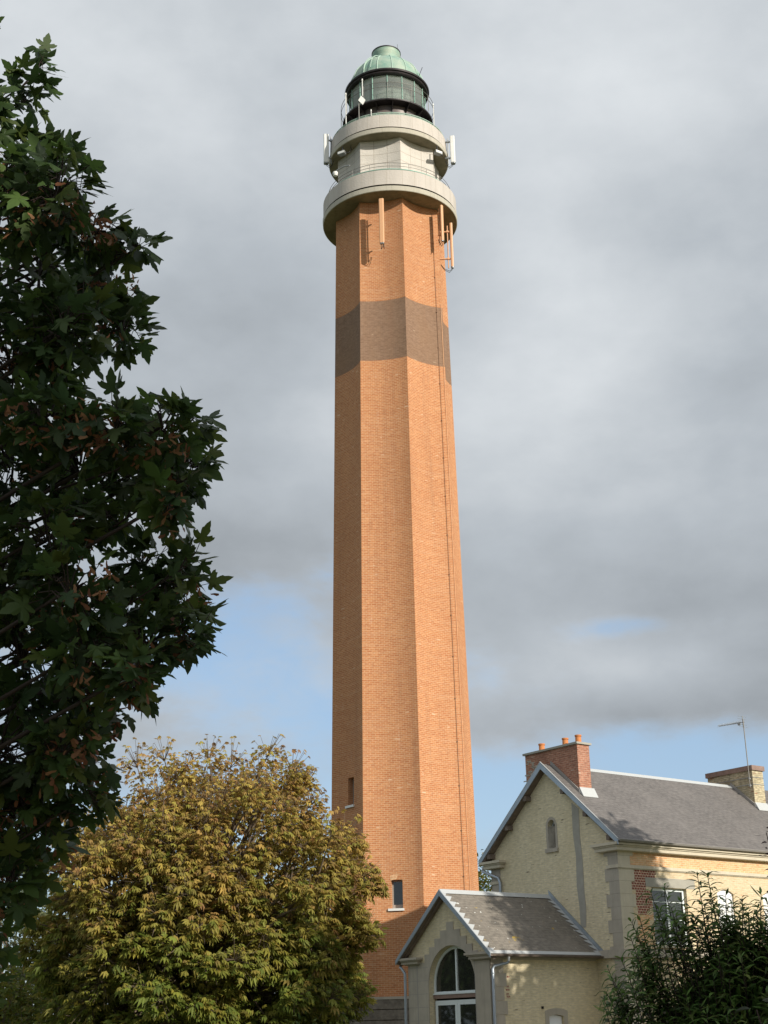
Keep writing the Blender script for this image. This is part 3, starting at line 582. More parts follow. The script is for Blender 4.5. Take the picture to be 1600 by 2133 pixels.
# patch of red brick beside the window, toothed edge
rp = MB(); pts = [(.72, 6.80)]
zz = 6.80; k = 0; Lft = []; Rgt = []
for i, (a, b_) in enumerate([(.72, 1.78), (.72, 1.72), (.70, 1.30), (.58, 1.24), (.58, 1.24), (.75, 1.50), (.74, 1.50), (.63, 1.50), (.64, 1.50), (.78, 1.36), (.78, 1.2)]):
    z1 = 6.80 - i * .135; rp.box((a, -.005, z1 - .135), (b_, .02, z1))
rp.build('red_brick_patch', M['red_brick'], house)
op = MB()
for i, (a, b_) in enumerate([(.72, 1.5), (.70, 1.3), (.8, 1.5), (.7, 1.5), (.62, 1.4), (.7, 1.5)]): op.box((a, -.004, 5.31 - (i + 1) * .16), (b_, .02, 5.31 - i * .16))
op.build('orange_brick_patch', M['orange_brick'], house)
li = MB(); li.box((1.24, -.012, 6.25), (3.68, .05, 6.56)); li.build('lintel', M['render_grey'], house)
# quoins on the near corner and on the far left corner
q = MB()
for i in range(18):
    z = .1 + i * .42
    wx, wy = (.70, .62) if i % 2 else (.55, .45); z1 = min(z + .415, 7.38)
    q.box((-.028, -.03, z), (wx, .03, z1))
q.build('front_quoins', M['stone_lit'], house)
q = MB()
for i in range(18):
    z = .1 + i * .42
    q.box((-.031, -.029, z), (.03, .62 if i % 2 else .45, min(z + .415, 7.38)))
q.build('side_quoins', M['stone'], house)  # gable faces given a darker stone colour for how they look in shade
q = MB(); q.box((-.02, 6.06, .1), (.04, 6.53, 7.36)); q.box((-.02, 6.5, .1), (.5, 6.55, 7.36)); q.build('far_quoins', M['stone'], house)
st = MB(); st.box((-.075, -.075, 6.82), (Ln, .03, 6.93)); st.box((-.075, .031, 6.82), (.03, .50, 6.93)); st.box((-.06, 6.05, 6.82), (.03, 6.6, 6.93)); st.box((-.04, -.04, 6.79), (Ln, .02, 6.819)); st.build('string_course', M['stone_lit'], house)
lg_ = MB(); lg_.box((-.13, -.13, 3.93), (Ln, .03, 4.10)); lg_.box((-.13, .031, 3.93), (.03, 1.30, 4.10)); lg_.box((-.10, -.10, 4.101), (Ln, .03, 4.19)); lg_.box((-.10, .031, 4.101), (.03, 1.30, 4.19)); lg_.build('ledge', M['stone'], house)
co = MB()
for (pj, z0, z1) in ((.20, 7.37, 7.385), (.23, 7.386, 7.50), (.27, 7.501, 7.55), (.33, 7.551, 7.64)):
    co.box((-pj, -pj, z0), (Ln, .05, z1)); co.box((-pj, .051, z0), (.05, .62 + pj, z1))
    co.box((-pj, Wd - .46 - pj, z0), (.05, Wd + pj, z1)); co.box((.051, Wd - .02, z0), (Ln, Wd + pj, z1))
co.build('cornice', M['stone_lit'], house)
gt = MB(); P = [[(x, -.40 - .075 * math.cos(a) - .0, 7.70 - .075 * math.sin(a)) for a in np.linspace(0, PI, 8)] for x in (-.30, Ln)]; gt.grid(P); P = [[(x, -.40 - .068 * math.cos(a), 7.70 - .068 * math.sin(a)) for a in np.linspace(PI, 0, 8)] for x in (-.30, Ln)]; gt.grid(P)
gt.tube([(-.3, -.478, 7.70), (Ln, -.478, 7.70)], .012, 6); gt.build('gutter', M['flash'], house)
dp = MB(); dp.tube([(-.12, Wd + .35, 7.45), (-.2, Wd + .32, 7.33), (-.12, 6.05, 7.02), (-.10, 5.98, 6.85), (-.10, 5.98, .2)], .055, 10); dp.build('downpipe', M['zinc'], house)
strip = [(1.72, 5.0), (1.66, 5.6), (1.70, 6.3), (1.68, 7.2), (1.74, 8.0), (1.72, 9.0), (1.9, 9.14), (2.06, 9.25), (2.08, 8.2), (2.00, 7.4), (2.05, 6.4), (1.98, 5.7), (1.97, 5.0)]
mb = MB(); mb.prism([(0.0, y, z) for y, z in strip], (-.012, 0, 0)); mb.build('cement_strip', M['render_grey'], house)
# roof
def gable_roof(parent, x0, x1, y0, y1, ze, zr, m, thick=.10, name='roof'):
    ym = (y0 + y1) / 2; mb = MB()
    for (ya, yb) in ((y0, ym), (y1, ym)):
        # slab, subdivided a little so the slates catch light unevenly
        a, b_ = Vector((0, ya, ze)), Vector((0, yb, zr)); d = (b_ - a).normalized(); n_ = Vector((0, -d.z, d.y)) if ya < yb else Vector((0, d.z, -d.y))
        if n_.z < 0: n_ = -n_
        mb.prism([a + X_ * x0, b_ + X_ * x0, b_ + X_ * x0 - n_ * thick, a + X_ * x0 - n_ * thick], X_ * (x1 - x0))
    return mb.build(name, m, parent)
roof = gable_roof(house, -.28, Ln, -.3775, Wd + .3775, HE + .02, HR, M['slate_house'])
def verge(parent, x, y0, y1, ze, zr, h=.17, t=.03, name='bargeboard', m=None):
    ym = (y0 + y1) / 2; mb = MB()
    for ya in (y0, y1):
        s_ = 1 if ya < ym else -1; sl_ = (zr - ze) / abs(ym - ya)
        mb.prism([(x, ya, ze + .03), (x, ym, zr + .03), (x, ym, zr + .03 - h * 1.32), (x, ya, ze + .03 - h * 1.0)], (t, 0, 0))
    return mb.build(name, m or M['zinc'], parent)
verge(house, -.315, -.3775, Wd + .3775, HE + .02, HR)
vc = MB()
for ya in (-.3775, Wd + .3775): vc.tube([(-.30, ya, HE + .075), (-.30, Wd / 2, HR + .055)], .022, 5)
vc.build('verge_trim', M['zinc_bright'], house)
sf = MB()
for ya, s_ in ((-.3, 1), (Wd + .3, -1)):
    sf.prism([(-.284, ya, HE - .06), (-.284, Wd / 2, HR - .13), (-.284, Wd / 2, HR - .19), (-.284, ya, HE - .12)], (.28, 0, 0))
    for k in (.12, .42, .72): # purlin ends
        yy = ya + (Wd / 2 - ya) * k; z = zt(yy) - .10; sf.box((-.27, yy - .08, z - .09), (-.002, yy + .08, z + .08))
sf.build('soffit', M['soffit'], house)
rc = MB(); rc.prism([(.95, Wd / 2 - .13, HR - .10), (.95, Wd / 2, HR + .035), (.95, Wd / 2 + .13, HR - .10), (.95, Wd / 2, HR - .02)], (9.03, 0, 0)); rc.build('ridge_cap', M['zinc_bright'], roof)
# chimneys
def chimney(x0, x1, y0, y1, z0, z1, m, cap, caph, over, pots, nm):
    mb = MB(); mb.box((x0, y0, z0), (x1, y1, z1)); ch = mb.build('chimney', m, roof)
    c = MB(); c.box((x0 - over, y0 - over, z1 + .001), (x1 + over, y1 + over, z1 + caph)); c.build('chimney_cap', cap, ch)
    return ch
ch1 = chimney(.26, .85, 1.88, 4.66, 9.0, 11.34, M['chim_brick'], M['render_grey'], .075, .07, None, '')
for yy in (2.10, 2.78, 4.05):
    p = MB(); p.lathe((.56, yy), [(.10, 11.415), (.13, 11.42), (.112, 11.46), (.105, 11.66), (.125, 11.67), (.125, 11.72), (.095, 11.72), (.09, 11.5)], 20); p.build('chimney_pot', M['terracotta'], ch1)
fl = MB(); roofz = lambda y: HE + .02 + (y + .3775) * ((HR - HE - .02) / (Wd / 2 + .3775))
fl.prism([(.22, 1.84, roofz(1.84) + .015), (.22, 1.66, roofz(1.66) + .02), (.22, 1.66, roofz(1.66) + .04), (.22, 1.84, roofz(1.84) + .22)], (.72, 0, 0)); fl.build('chimney_flashing', M['zinc_bright'], ch1)
fl = MB(); 
for (ya, yb) in ((1.84, Wd / 2),): fl.prism([(.20, ya, roofz(ya) + .0), (.20, yb, roofz(yb) + .0), (.20, yb, roofz(yb) + .13), (.20, ya, roofz(ya) + .13)], (.055, 0, 0))
fl.build('step_flashing', M['flash'], ch1)
# old repaired area on the left of the stack
rp = MB()
for i in range(26):
    y = 3.9 + random.random() * .7; z = 10.35 + random.random() * .75; rp.box((.254, y, z), (.262, y + .1 + .15 * random.random(), z + .03 + .03 * random.random()))
rp.build('mortar_patches', M['stone'], ch1)
ch2 = chimney(9.98, 10.62, 2.14, 4.45, 9.2, 11.28, M['old_brick'], M['pinkstone'], .19, .06, None, '')
fl = MB(); fl.prism([(9.94, 2.11, roofz(2.11) + .02), (9.94, 1.93, roofz(1.93) + .02), (9.94, 1.93, roofz(1.93) + .04), (9.94, 2.11, roofz(2.11) + .2)], (.72, 0, 0)); fl.build('chimney_flashing', M['zinc_bright'], ch2)
fl = MB(); fl.prism([(9.92, 2.11, roofz(2.11)), (9.92, Wd / 2, roofz(Wd / 2)), (9.92, Wd / 2, roofz(Wd / 2) + .14), (9.92, 2.11, roofz(2.11) + .14)], (.055, 0, 0)); fl.build('step_flashing', M['flash'], ch2)
for z in (11.0, 10.72): fl = MB(); fl.box((9.955, 2.12, z), (10.64, 4.47, z + .018)); fl.build('strap', M['grey_metal'], ch2)
# windows of the house
def rect_window(parent, plane, u0, u1, z0, z1, d, mull=(), bars=(), fm='frame_white', glass='pane', fw_=.06, name='window', xpos=0.0):
    """plane 'x': on the front wall (u = x, recess +y); 'y': on the gable (u = y, recess +x)"""
    def B(mb, a0, a1, c0, c1, e0, e1):
        if plane == 'x': mb.box((a0, xpos + e0, c0), (a1, xpos + e1, c1))
        else: mb.box((xpos + e0, a0, c0), (xpos + e1, a1, c1))
    f = MB()
    B(f, u0, u0 + fw_, z0, z1, d, d + .06); B(f, u1 - fw_, u1, z0, z1, d, d + .06); B(f, u0 + fw_, u1 - fw_, z0, z0 + fw_, d, d + .06); B(f, u0 + fw_, u1 - fw_, z1 - fw_, z1, d, d + .06)
    for m_ in mull: B(f, m_ - .045, m_ + .045, z0 + fw_, z1 - fw_, d - .01, d + .05)
    ed = [u0 + fw_] + [x for m_ in mull for x in (m_ - .045, m_ + .045)] + [u1 - fw_]
    for z in bars:
        for i in range(0, len(ed), 2): B(f, ed[i], ed[i + 1], z - .015, z + .015, d + .005, d + .045)
    o = f.build(name, M[fm], parent)
    p = MB(); B(p, u0 + fw_ * .5, u1 - fw_ * .5, z0 + fw_ * .5, z1 - fw_ * .5, d + .028, d + .04); p.build('pane', M[glass], o)
    return o
wn = rect_window(house, 'x', 1.53, 3.23, 4.36, 6.23, .13, (2.38,), (5.2, 5.78), fw_=.085)
b = MB(); b.box((2.48, .22, 4.5), (3.1, .23, 6.1)); b.build('blind', M['shutter'], wn)
sl_ = MB(); sl_.box((1.45, -.07, 4.26), (3.3, .2, 4.345)); sl_.build('sill', M['stone_lit'], wn)
for u0 in (4.81, 7.25, 9.7):
    wl = seg_loop(u0 + .01, u0 + .85, 4.36, 6.16, .125)
    s_ = MB(); s_.prism([(x, .07, z) for x, z in wl], (0, .04, 0)); so_ = s_.build('shutter', M['shutter'], house)
    s_ = MB()
    for k in (.0, .5):
        for z0, z1 in ((4.5, 5.3), (5.4, 6.0)): s_.box((u0 + .07 + k * .84, .06, z0), (u0 + .37 + k * .84, .069, z1))
    s_.build('shutter_panel', M['white_paint'], so_)
    s_ = MB(); s_.box((u0 - .06, -.06, 4.26), (u0 + .92, .2, 4.345)); s_.build('sill', M['stone_lit'], so_)
wl = arch_loop(2.985, 3.355, 7.81, 8.55, 8.79, 10); wi = arch_loop(3.04, 3.30, 7.87, 8.55, 8.73, 10)
s_ = MB(); s_.wall((.2, 0, 0), Y_, -X_, wl, [wi], .04); s_.box((.19, 3.158, 7.87), (.21, 3.182, 8.72)); s_.box((.19, 3.04, 8.14), (.209, 3.30, 8.16)); s_.box((.19, 3.04, 8.44), (.209, 3.30, 8.46)); gwo = s_.build('window', M['frame_white'], house)
s_ = MB(); s_.prism([(.225, y, z) for y, z in wl], (.02, 0, 0)); s_.build('pane', M['pane'], gwo)
s_ = MB(); s_.box((-.07, 2.86, 7.66), (.19, 3.50, 7.795)); s_.build('sill', M['stone'], gwo)
so2 = arch_loop(2.88, 3.46, 7.80, 8.55, 8.90, 12); s_ = MB(); s_.wall((-.010, 0, 0), Y_, -X_, so2, [arch_loop(2.98, 3.36, 7.795, 8.55, 8.80, 12)], .012); s_.build('window_surround', M['stone'], gwo)

# tv antenna strapped to the far chimney
p0 = Matrix.Rotation(RZ, 4, 'Z') @ Vector((9.90, 2.24, 0)) + Vector((OX, OY, 0))
e = empty('tv_antenna', (p0.x, p0.y, 10.6), RZ, label='thin rooftop television antenna strapped to the far chimney', cat='antenna')
mb = MB(); mb.tube([(0, 0, 0), (-.02, -.0, 2.72)], .022, 6); mb.build('mast', M['rail_metal'], e)
mb = MB(); mb.tube([(0, -.05, 2.60), (0, 1.28, 2.66)], .014, 5)
for i in range(16):
    y = .15 + i * .075; l = .11 - .002 * i; mb.tube([(-l, y, 2.62 + .05 * y), (l, y, 2.62 + .05 * y)], .006, 4); mb.tube([(-l * .7, y + .03, 2.56 + .05 * y), (l * .7, y + .03, 2.70 + .05 * y)], .006, 4)
mb.build('boom', M['grey_metal'], e)
mb = MB()
for z in (2.42, 2.52, 2.74, 2.84): mb.tube([(-.25, .1 - abs(z - 2.63) * .3, z), (.25, .1 - abs(z - 2.63) * .3, z)], .006, 4)
mb.box((-.02, .02, 2.40), (.02, .04, 2.86)); mb.box((-.04, .18, 2.52), (.04, .28, 2.60)); mb.build('reflector', M['grey_metal'], e)
for z in (.05, .32): mb = MB(); mb.box((-.03, -.03, z), (.06, .03, z + .06)); mb.build('bracket', M['grey_metal'], e)

# ------------------------------------------------------------------ annex with the arched door
AX0, AY0, AY1 = -4.70, 1.305, 5.605
ap = Matrix.Rotation(RZ, 4, 'Z') @ Vector((AX0, AY0, 0)) + Vector((OX, OY, 0))
annex = empty('annex', (ap.x, ap.y, 0), RZ, label='small buff brick annex with stone arch, glazed arched doorway and dark slate roof', cat='building')
AW, AL = AY1 - AY0, -AX0           # local: x 0..AL toward the house, y 0..AW
def Y2(u): return u - AY0
AE, AR = 4.02, 6.172
y0a, y1a = -.354, AW + .354; ym = AW / 2
zta = lambda y: AE + (y - y0a if y < ym else y1a - y) * (AR - AE) / (ym - y0a) - .12
AC = Y2(3.28); HW = 1.22
archh = arch_loop(AC - HW, AC + HW, 0.02, 3.19, 4.41, 28)
mb = MB(); mb.wall((0, 0, 0), Y_, -X_, [(0, 0), (AW, 0), (AW, zta(AW)), (ym, zta(ym)), (0, zta(0))], [archh], .32)
mb.wall((0, AW, 0), X_, Y_, [(0, 0), (AL, 0), (AL, zta(AW)), (0, zta(AW))])
mb.build('gable_wall', M['buff_brick'], annex)
sw = seg_loop(AL - 2.30, AL - 1.67, 1.2, 2.13, .05)
mb = MB(); mb.wall((0, 0, 0), X_, -Y_, [(0, 0), (AL, 0), (AL, 3.9), (0, 3.9)], [sw], .2); mb.build('side_wall', M['buff_brick'], annex)
# stone facing round the arch with stepped voussoirs
def vtop(y):      # stepped outline in local y
    d = abs(y - AC) 
    return d
stp = [(.18, 5.15), (.52, 4.90), (.84, 4.66), (1.13, 4.40), (1.40, 4.18)]
outl = [(-.001, .0), (-.001, 3.92)]
R_ = [(AC + 0, 0)]
left = []; 
for i in range(len(stp) - 1, -1, -1):
    hw, z = stp[i]; prev = stp[i + 1][1] if i + 1 < len(stp) else 3.92
    left += [(AC - hw, prev), (AC - hw, z)]
outl = [(.0, .0), (.0, 3.92)] + left + [(2 * AC - y, z) for y, z in left[::-1]] + [(AW, 3.92), (AW, 0)]
mb = MB(); mb.wall((-.022, 0, 0), Y_, -X_, outl, [arch_loop(AC - HW, AC + HW, 0.015, 3.19, 4.41, 28)], .025, both=.03); mb.build('stone_facing', M['stone'], annex)
# ashlar joints as fine grooves on the facing and the pilasters
jt = MB()
for (a, b_) in ((.78, AC - HW - .02), (AC + HW + .02, Y2(5.07)), (Y2(5.13), AW)): 
    for z in np.arange(.4, 3.9, .42): jt.box((-.0235, a, z), (-.02, b_, z + .012))
jt.box((-.0235, Y2(5.08), .1), (-.02, Y2(5.12), 3.9)); jt.box((-.0235, .76, .1), (-.02, .78, 3.9))
jt.build('masonry_joints', M['flash'], annex)
pq = MB(); pq.box((-.05, -.05, .1), (-.0221, .72, 3.86)); pq.box((-.05, -.05, .1), (.0, -.001, 3.86))
for i in range(9): pq.box((.001, -.035, .1 + i * .42), (.62 if i % 2 else .50, -.001, .1 + i * .42 + .41))
pq.build('quoins', M['stone'], annex)
rp = MB()
for (x, z, w_) in ((.66, 3.30, .12), (.60, 3.02, .13), (.60, 2.92, .15), (.60, 2.78, .12), (.62, 2.70, .15)): rp.box((x, -.004, z), (x + w_, .01, z + .06))
rp.build('red_brick_patch', M['red_brick'], annex)
lc_ = MB(); lc2 = MB()
for (pj, z0, z1) in ((.10, 3.87, 3.90), (.18, 3.901, 3.99), (.23, 3.991, 4.03), (.28, 4.031, 4.10)):
    lc_.box((-pj, -pj, z0), (.02, .70 + pj, z1)); lc2.box((-pj, AW - .52 - pj, z0), (.02, AW + pj, z1)); lc_.box((.021, -pj, z0), (AL - .14, .02, z1 if z1 < 4.0 else min(z1, 4.02)))
lc_.build('cornice', M['stone'], annex); lc2.build('cornice', M['stone'], annex)
aroof = gable_roof(annex, -.27, AL, y0a, y1a, AE, AR, M['slate_annex'], .08)
verge(annex, -.30, y0a, y1a, AE, AR, .15, .03, m=M['zinc'])
rzA = lambda y: AE + (y - y0a) * (AR - AE) / (ym - y0a)
# sawtooth zinc along both slopes' ends, on the near slope
def sawtooth(x0, sgn, n, name, wmin=.06, wmax=.30):
    mb = MB(); dirn = Vector((0, ym - y0a, AR - AE)); Ld = dirn.length; dirn.normalize(); nn = Vector((0, -dirn.z, dirn.y)) * .012; b0 = Vector((x0, y0a, AE)) + nn
    for i in range(n):
        a, b_ = b0 + dirn * (Ld * i / n), b0 + dirn * (Ld * (i + 1) / n - .002)
        mb.prism([a, a + X_ * sgn * wmin, b_ + X_ * sgn * wmax - dirn * .04, b_], nn * .5)
    return mb.build(name, M['zinc_bright'], aroof)
sawtooth(-.27, 1, 11, 'verge_flashing'); sawtooth(AL - .001, -1, 12, 'wall_flashing', .10, .34)
mb = MB(); mb.prism([(-.27, ym - .15, AR - .10), (-.27, ym, AR + .05), (-.27, ym + .15, AR - .10), (-.27, ym, AR)], (AL + .26, 0, 0)); mb.build('ridge_cap', M['zinc_bright'], aroof)
mb = MB(); mb.prism([(-.27, y0a - .01, AE + .012), (-.27, y0a + .11, rzA(y0a + .11) + .012), (-.27, y0a + .11, rzA(y0a + .11) + .02), (-.27, y0a - .01, AE + .022)], (AL + .25, 0, 0)); mb.build('eave_flashing', M['zinc_bright'], aroof)
mb = MB()  # cement fillet rising on the house wall
mb.prism([(AL - .05, y0a, AE + .05), (AL - .05, ym, AR + .03), (AL - .05, ym + .03, AR + .20), (AL - .05, y0a - .12, AE + .08)], (.035, 0, 0)); mb.build('wall_upstand', M['zinc'], aroof)
gt = MB(); yc = y0a - .06
for rr, flip in ((.062, 0), (.055, 1)):
    an = np.linspace(0, PI, 8) if not flip else np.linspace(PI, 0, 8); P = [[(x, yc - rr * math.cos(a), 3.99 - rr * math.sin(a)) for a in an] for x in (-.28, AL - .14)]; gt.grid(P)
gt.tube([(-.28, yc - .062, 3.99), (AL - .14, yc - .062, 3.99)], .012, 6); gt.build('gutter', M['soffit'], annex)
mb = MB(); mb.tube([(.42, yc, 3.93), (.42, yc, 3.80)], .045, 10); mb.build('gutter_outlet', M['white_paint'], annex)
mb = MB(); mb.tube([(.42, yc, 3.80), (.38, yc + .05, 3.74), (.05, -.12, 3.66), (-.02, -.13, 3.56), (-.02, -.13, .1)], .045, 10); mb.tube([(-.02, -.13, 3.46), (-.02, -.13, 3.42)], .056, 10); mb.build('downpipe', M['zinc'], annex, label='grey downpipe on the right corner of the annex gable')
mb = MB(); mb.tube([(-.1, AW + .33, 3.83), (-.14, AW + .2, 3.78), (-.12, AW + .06, 3.62), (-.12, AW + .05, 3.5), (-.12, AW + .05, .1)], .045, 10); mb.build('downpipe', M['zinc'], annex, label='grey downpipe on the left corner of the annex gable')
sf = MB()
for ya in (y0a + .05, y1a - .05): sf.prism([(-.268, ya, AE - .04), (-.268, ym, AR - .10), (-.268, ym, AR - .17), (-.268, ya, AE - .11)], (.26, 0, 0))
for ya, s_ in ((y0a + .02, 1), (y1a - .02, -1)): sf.prism([(-.15, ya, AE - .11), (-.15, ym, AR - .17), (-.15, ym, AR - .24), (-.15, ya, AE - .17)], (.12, 0, 0))
sf.build('soffit', M['soffit'], annex)
# arched window over the doors
fo = arch_loop(AC - HW + .005, AC + HW - .005, 2.93, 3.19, 4.40, 28); fi = arch_loop(AC - HW + .09, AC + HW - .09, 2.98, 3.19, 4.31, 28)
mb = MB(); mb.wall((.20, 0, 0), Y_, -X_, fo, [fi], .06, both=.06); mb.box((.19, AC - .035, 2.98), (.25, AC + .035, 4.31)); aw = mb.build('arched_window', M['frame_white'], annex)
mb = MB(); mb.prism([(.24, y, z) for y, z in fo], (.012, 0, 0)); mb.build('pane', M['pane'], aw)
mb = MB(); mb.box((.15, AC - HW - .0, 2.885), (.28, AC + HW, 2.928)); mb.build('sill', M['frame_white'], aw)
mb = MB(); mb.box((.17, AC - HW, 2.76), (.30, AC + HW, 2.884)); mb.build('transom', M['pinkstone'], annex)
for y0, y1 in ((AC - HW + .06, AC - .005), (AC + .005, AC + HW - .06)):
    mb = MB()
    for a, b_, c, d in ((y0, y0 + .12, .05, 2.70), (y1 - .12, y1, .05, 2.70), (y0 + .12, y1 - .12, .05, .45), (y0 + .12, y1 - .12, 2.55, 2.70), (y0 + .12, y1 - .12, 1.35, 1.42)): mb.box((.20, a, c), (.25, b_, d))
    dr = mb.build('door', M['frame_white'], annex); mb = MB(); mb.box((.22, y0 + .1, .4), (.232, y1 - .1, 2.6)); mb.build('pane', M['pane'], dr)
    mb = MB(); mb.tube([(.20, AC + (.12 if y0 > AC else -.12) * .6, 1.05), (.14, AC + (.12 if y0 > AC else -.12) * .6, 1.05), (.14, AC + (.3 if y0 > AC else -.3) * .6, 1.05)], .012, 6); mb.build('handle', M['grey_metal'], dr)
mb = MB(); mb.box((.40, .05, .05), (.42, AW - .05, zta(0) - .05)); mb.build('dark_recess', M['dark'], annex)
# small side window
ss = MB(); ss.wall((0, -.012, 0), X_, -Y_, seg_loop(AL - 2.48, AL - 1.49, 1.05, 2.30, .08), [seg_loop(AL - 2.31, AL - 1.66, 1.19, 2.125, .055)], .012, both=.012); sso = ss.build('window_surround', M['stone'], annex)
s_ = MB(); s_.prism([(x, .09, z) for x, z in seg_loop(AL - 2.29, AL - 1.68, 1.21, 2.12, .05)], (0, .03, 0)); s_.build('shutter', M['shutter'], sso)
s_ = MB(); s_.box((AL - 2.62, -.05, 2.36), (AL - 2.56, -.001, 2.44)); s_.build('vent_hole', M['dark'], annex)

# ------------------------------------------------------------------ foliage
def leaf_cloud(name, tv, tf, Rm, pos, scl, tint, m, parent=None, **k):
    """tv (n,3) template verts, tf faces (same size), Rm (N,3,3), pos (N,3), scl (N,), tint (N,3)"""
    tv = np.asarray(tv, float); tf = np.asarray(tf); Nn = len(pos); n = len(tv)
    Rm = Rm * np.stack([rng.uniform(.72, 1.1, Nn), rng.uniform(.85, 1.12, Nn), rng.uniform(-.4, 2.4, Nn)], axis=1)[:, None, :]      # every leaf its own width, length and curl
    V = np.einsum('nij,kj->nki', Rm, tv) * scl[:, None, None] + pos[:, None, :]
    F = (tf[None] + (np.arange(Nn) * n)[:, None, None]).reshape(-1, tf.shape[1])
    me = bpy.data.meshes.new(name); me.vertices.add(Nn * n); me.vertices.foreach_set('co', V.astype(np.float32).ravel())
    nf, fs = F.shape; me.loops.add(nf * fs); me.loops.foreach_set('vertex_index', F.astype(np.int32).ravel())
    me.polygons.add(nf); me.polygons.foreach_set('loop_start', np.arange(0, nf * fs, fs, dtype=np.int32)); me.polygons.foreach_set('loop_total', np.full(nf, fs, dtype=np.int32))
    me.update(calc_edges=True); me.validate()
    at = me.attributes.new('tint', 'FLOAT_COLOR', 'POINT'); c = np.ones((Nn * n, 4), dtype=np.float32); c[:, :3] = np.repeat(tint, n, axis=0); at.data.foreach_set('color', c.ravel())
    me.materials.append(m); o = bpy.data.objects.new(name, me); COL.objects.link(o)
    if parent: o.parent = parent
    return prop(o, **k)
def nrmz(a): return a / np.maximum(np.linalg.norm(a, axis=-1, keepdims=True), 1e-9)
def frames(tipdir, updir):
    """columns: x side, y tip direction, z leaf normal"""
    y = nrmz(tipdir); x = nrmz(np.cross(y, updir)); z = np.cross(x, y); return np.stack([x, y, z], axis=2)
def mixtint(cols, n, jit=.15):
    cols = np.array(cols); i = rng.integers(0, len(cols), n); j = rng.integers(0, len(cols), n); f = rng.random((n, 1)); c = cols[i] * f + cols[j] * (1 - f)
    return c * (1 + jit * rng.standard_normal((n, 1))).clip(.4, 1.8)

# palmate five-lobed leaf (sycamore), petiole at origin, tip +y
half = [(0, .0), (.05, -.06), (.16, -.12), (.30, -.14), (.40, -.06), (.34, .03), (.24, .07), (.36, .10), (.50, .16), (.64, .30), (.66, .42), (.52, .38), (.47, .45), (.36, .38), (.20, .34), (.25, .48), (.26, .60), (.18, .66), (.14, .80), (0, 1.0)]
def lf(q): x, y = q; return (x, y, -.10 * abs(x) - .16 * y * y + .05 * math.sin(9 * x + 4 * y))
outl_ = [lf(q) for q in half] + [lf((-x, y)) for x, y in half[-2:0:-1]]
SY_V = [(0, .22, .03)] + outl_; SY_F = [(0, i + 1, (i + 1) % len(outl_) + 1) for i in range(len(outl_))]
SYC = [(-2.16,6.21,6.20,0.24),(-1.90,6.06,5.81,0.23),(-1.75,6.39,5.80,0.17),(-1.73,6.12,5.42,0.32),(-1.45,6.02,5.40,0.24),(-1.35,6.39,5.44,0.20),(-1.73,6.96,5.52,0.40),(-1.36,6.83,5.36,0.21),(-1.25,6.79,5.08,0.14),(-1.41,6.19,4.78,0.28),(-1.74,6.54,4.78,0.37),(-1.46,6.25,4.72,0.14),(-1.44,6.14,4.31,0.23),(-1.12,6.07,4.20,0.18),(-0.93,6.19,4.26,0.13),(-1.82,6.97,4.44,0.38),(-1.45,6.86,4.31,0.30),(-1.14,6.84,4.30,0.23),(-0.92,6.83,4.34,0.10),(-0.87,6.16,3.89,0.10),(-1.46,6.29,3.79,0.27),(-1.31,6.64,4.00,0.16),(-1.79,6.76,3.73,0.36),(-1.12,6.89,3.81,0.12),(-0.95,6.92,3.69,0.12),(-1.29,6.05,3.44,0.22),(-1.18,6.62,3.52,0.15),(-0.88,6.69,3.45,0.10),(-1.59,6.51,3.31,0.34),(-1.19,6.15,3.20,0.20),(-1.05,6.47,3.32,0.12),(-0.96,6.05,3.07,0.07),(-1.53,6.98,3.16,0.25),(-1.27,6.90,3.18,0.18),(-1.64,6.55,2.87,0.32),(-1.30,6.28,2.79,0.15),(-1.29,6.95,2.83,0.07),(-1.54,6.58,2.60,0.22),(-1.77,6.92,2.43,0.24),(-1.48,6.88,2.51,0.10),(-1.54,6.51,2.26,0.13),(-1.65,6.41,2.05,0.11),(-1.41,6.61,2.68,0.11),(-2.42,6.42,5.86,0.40),(-2.20,6.13,4.97,0.48),(-2.23,6.29,4.30,0.52),(-2.36,6.84,3.77,0.55),(-2.01,6.00,2.88,0.42),(-1.92,6.00,2.29,0.33),(-2.77,6.64,4.98,0.57),(-2.57,6.26,3.82,0.56),(-2.52,6.54,3.00,0.52)]
TIPS = [(-1.60,6.4,6.37),(-1.67,6.4,6.20),(-1.94,6.4,6.64),(-0.76,6.4,4.39),(-0.70,6.4,3.37),(-0.78,6.4,3.65),(-1.61,6.4,1.86),(-0.81,6.4,4.07),(-0.96,6.4,3.09),(-1.14,6.4,2.64),(-1.47,6.4,5.90),(-1.06,6.4,5.33)]
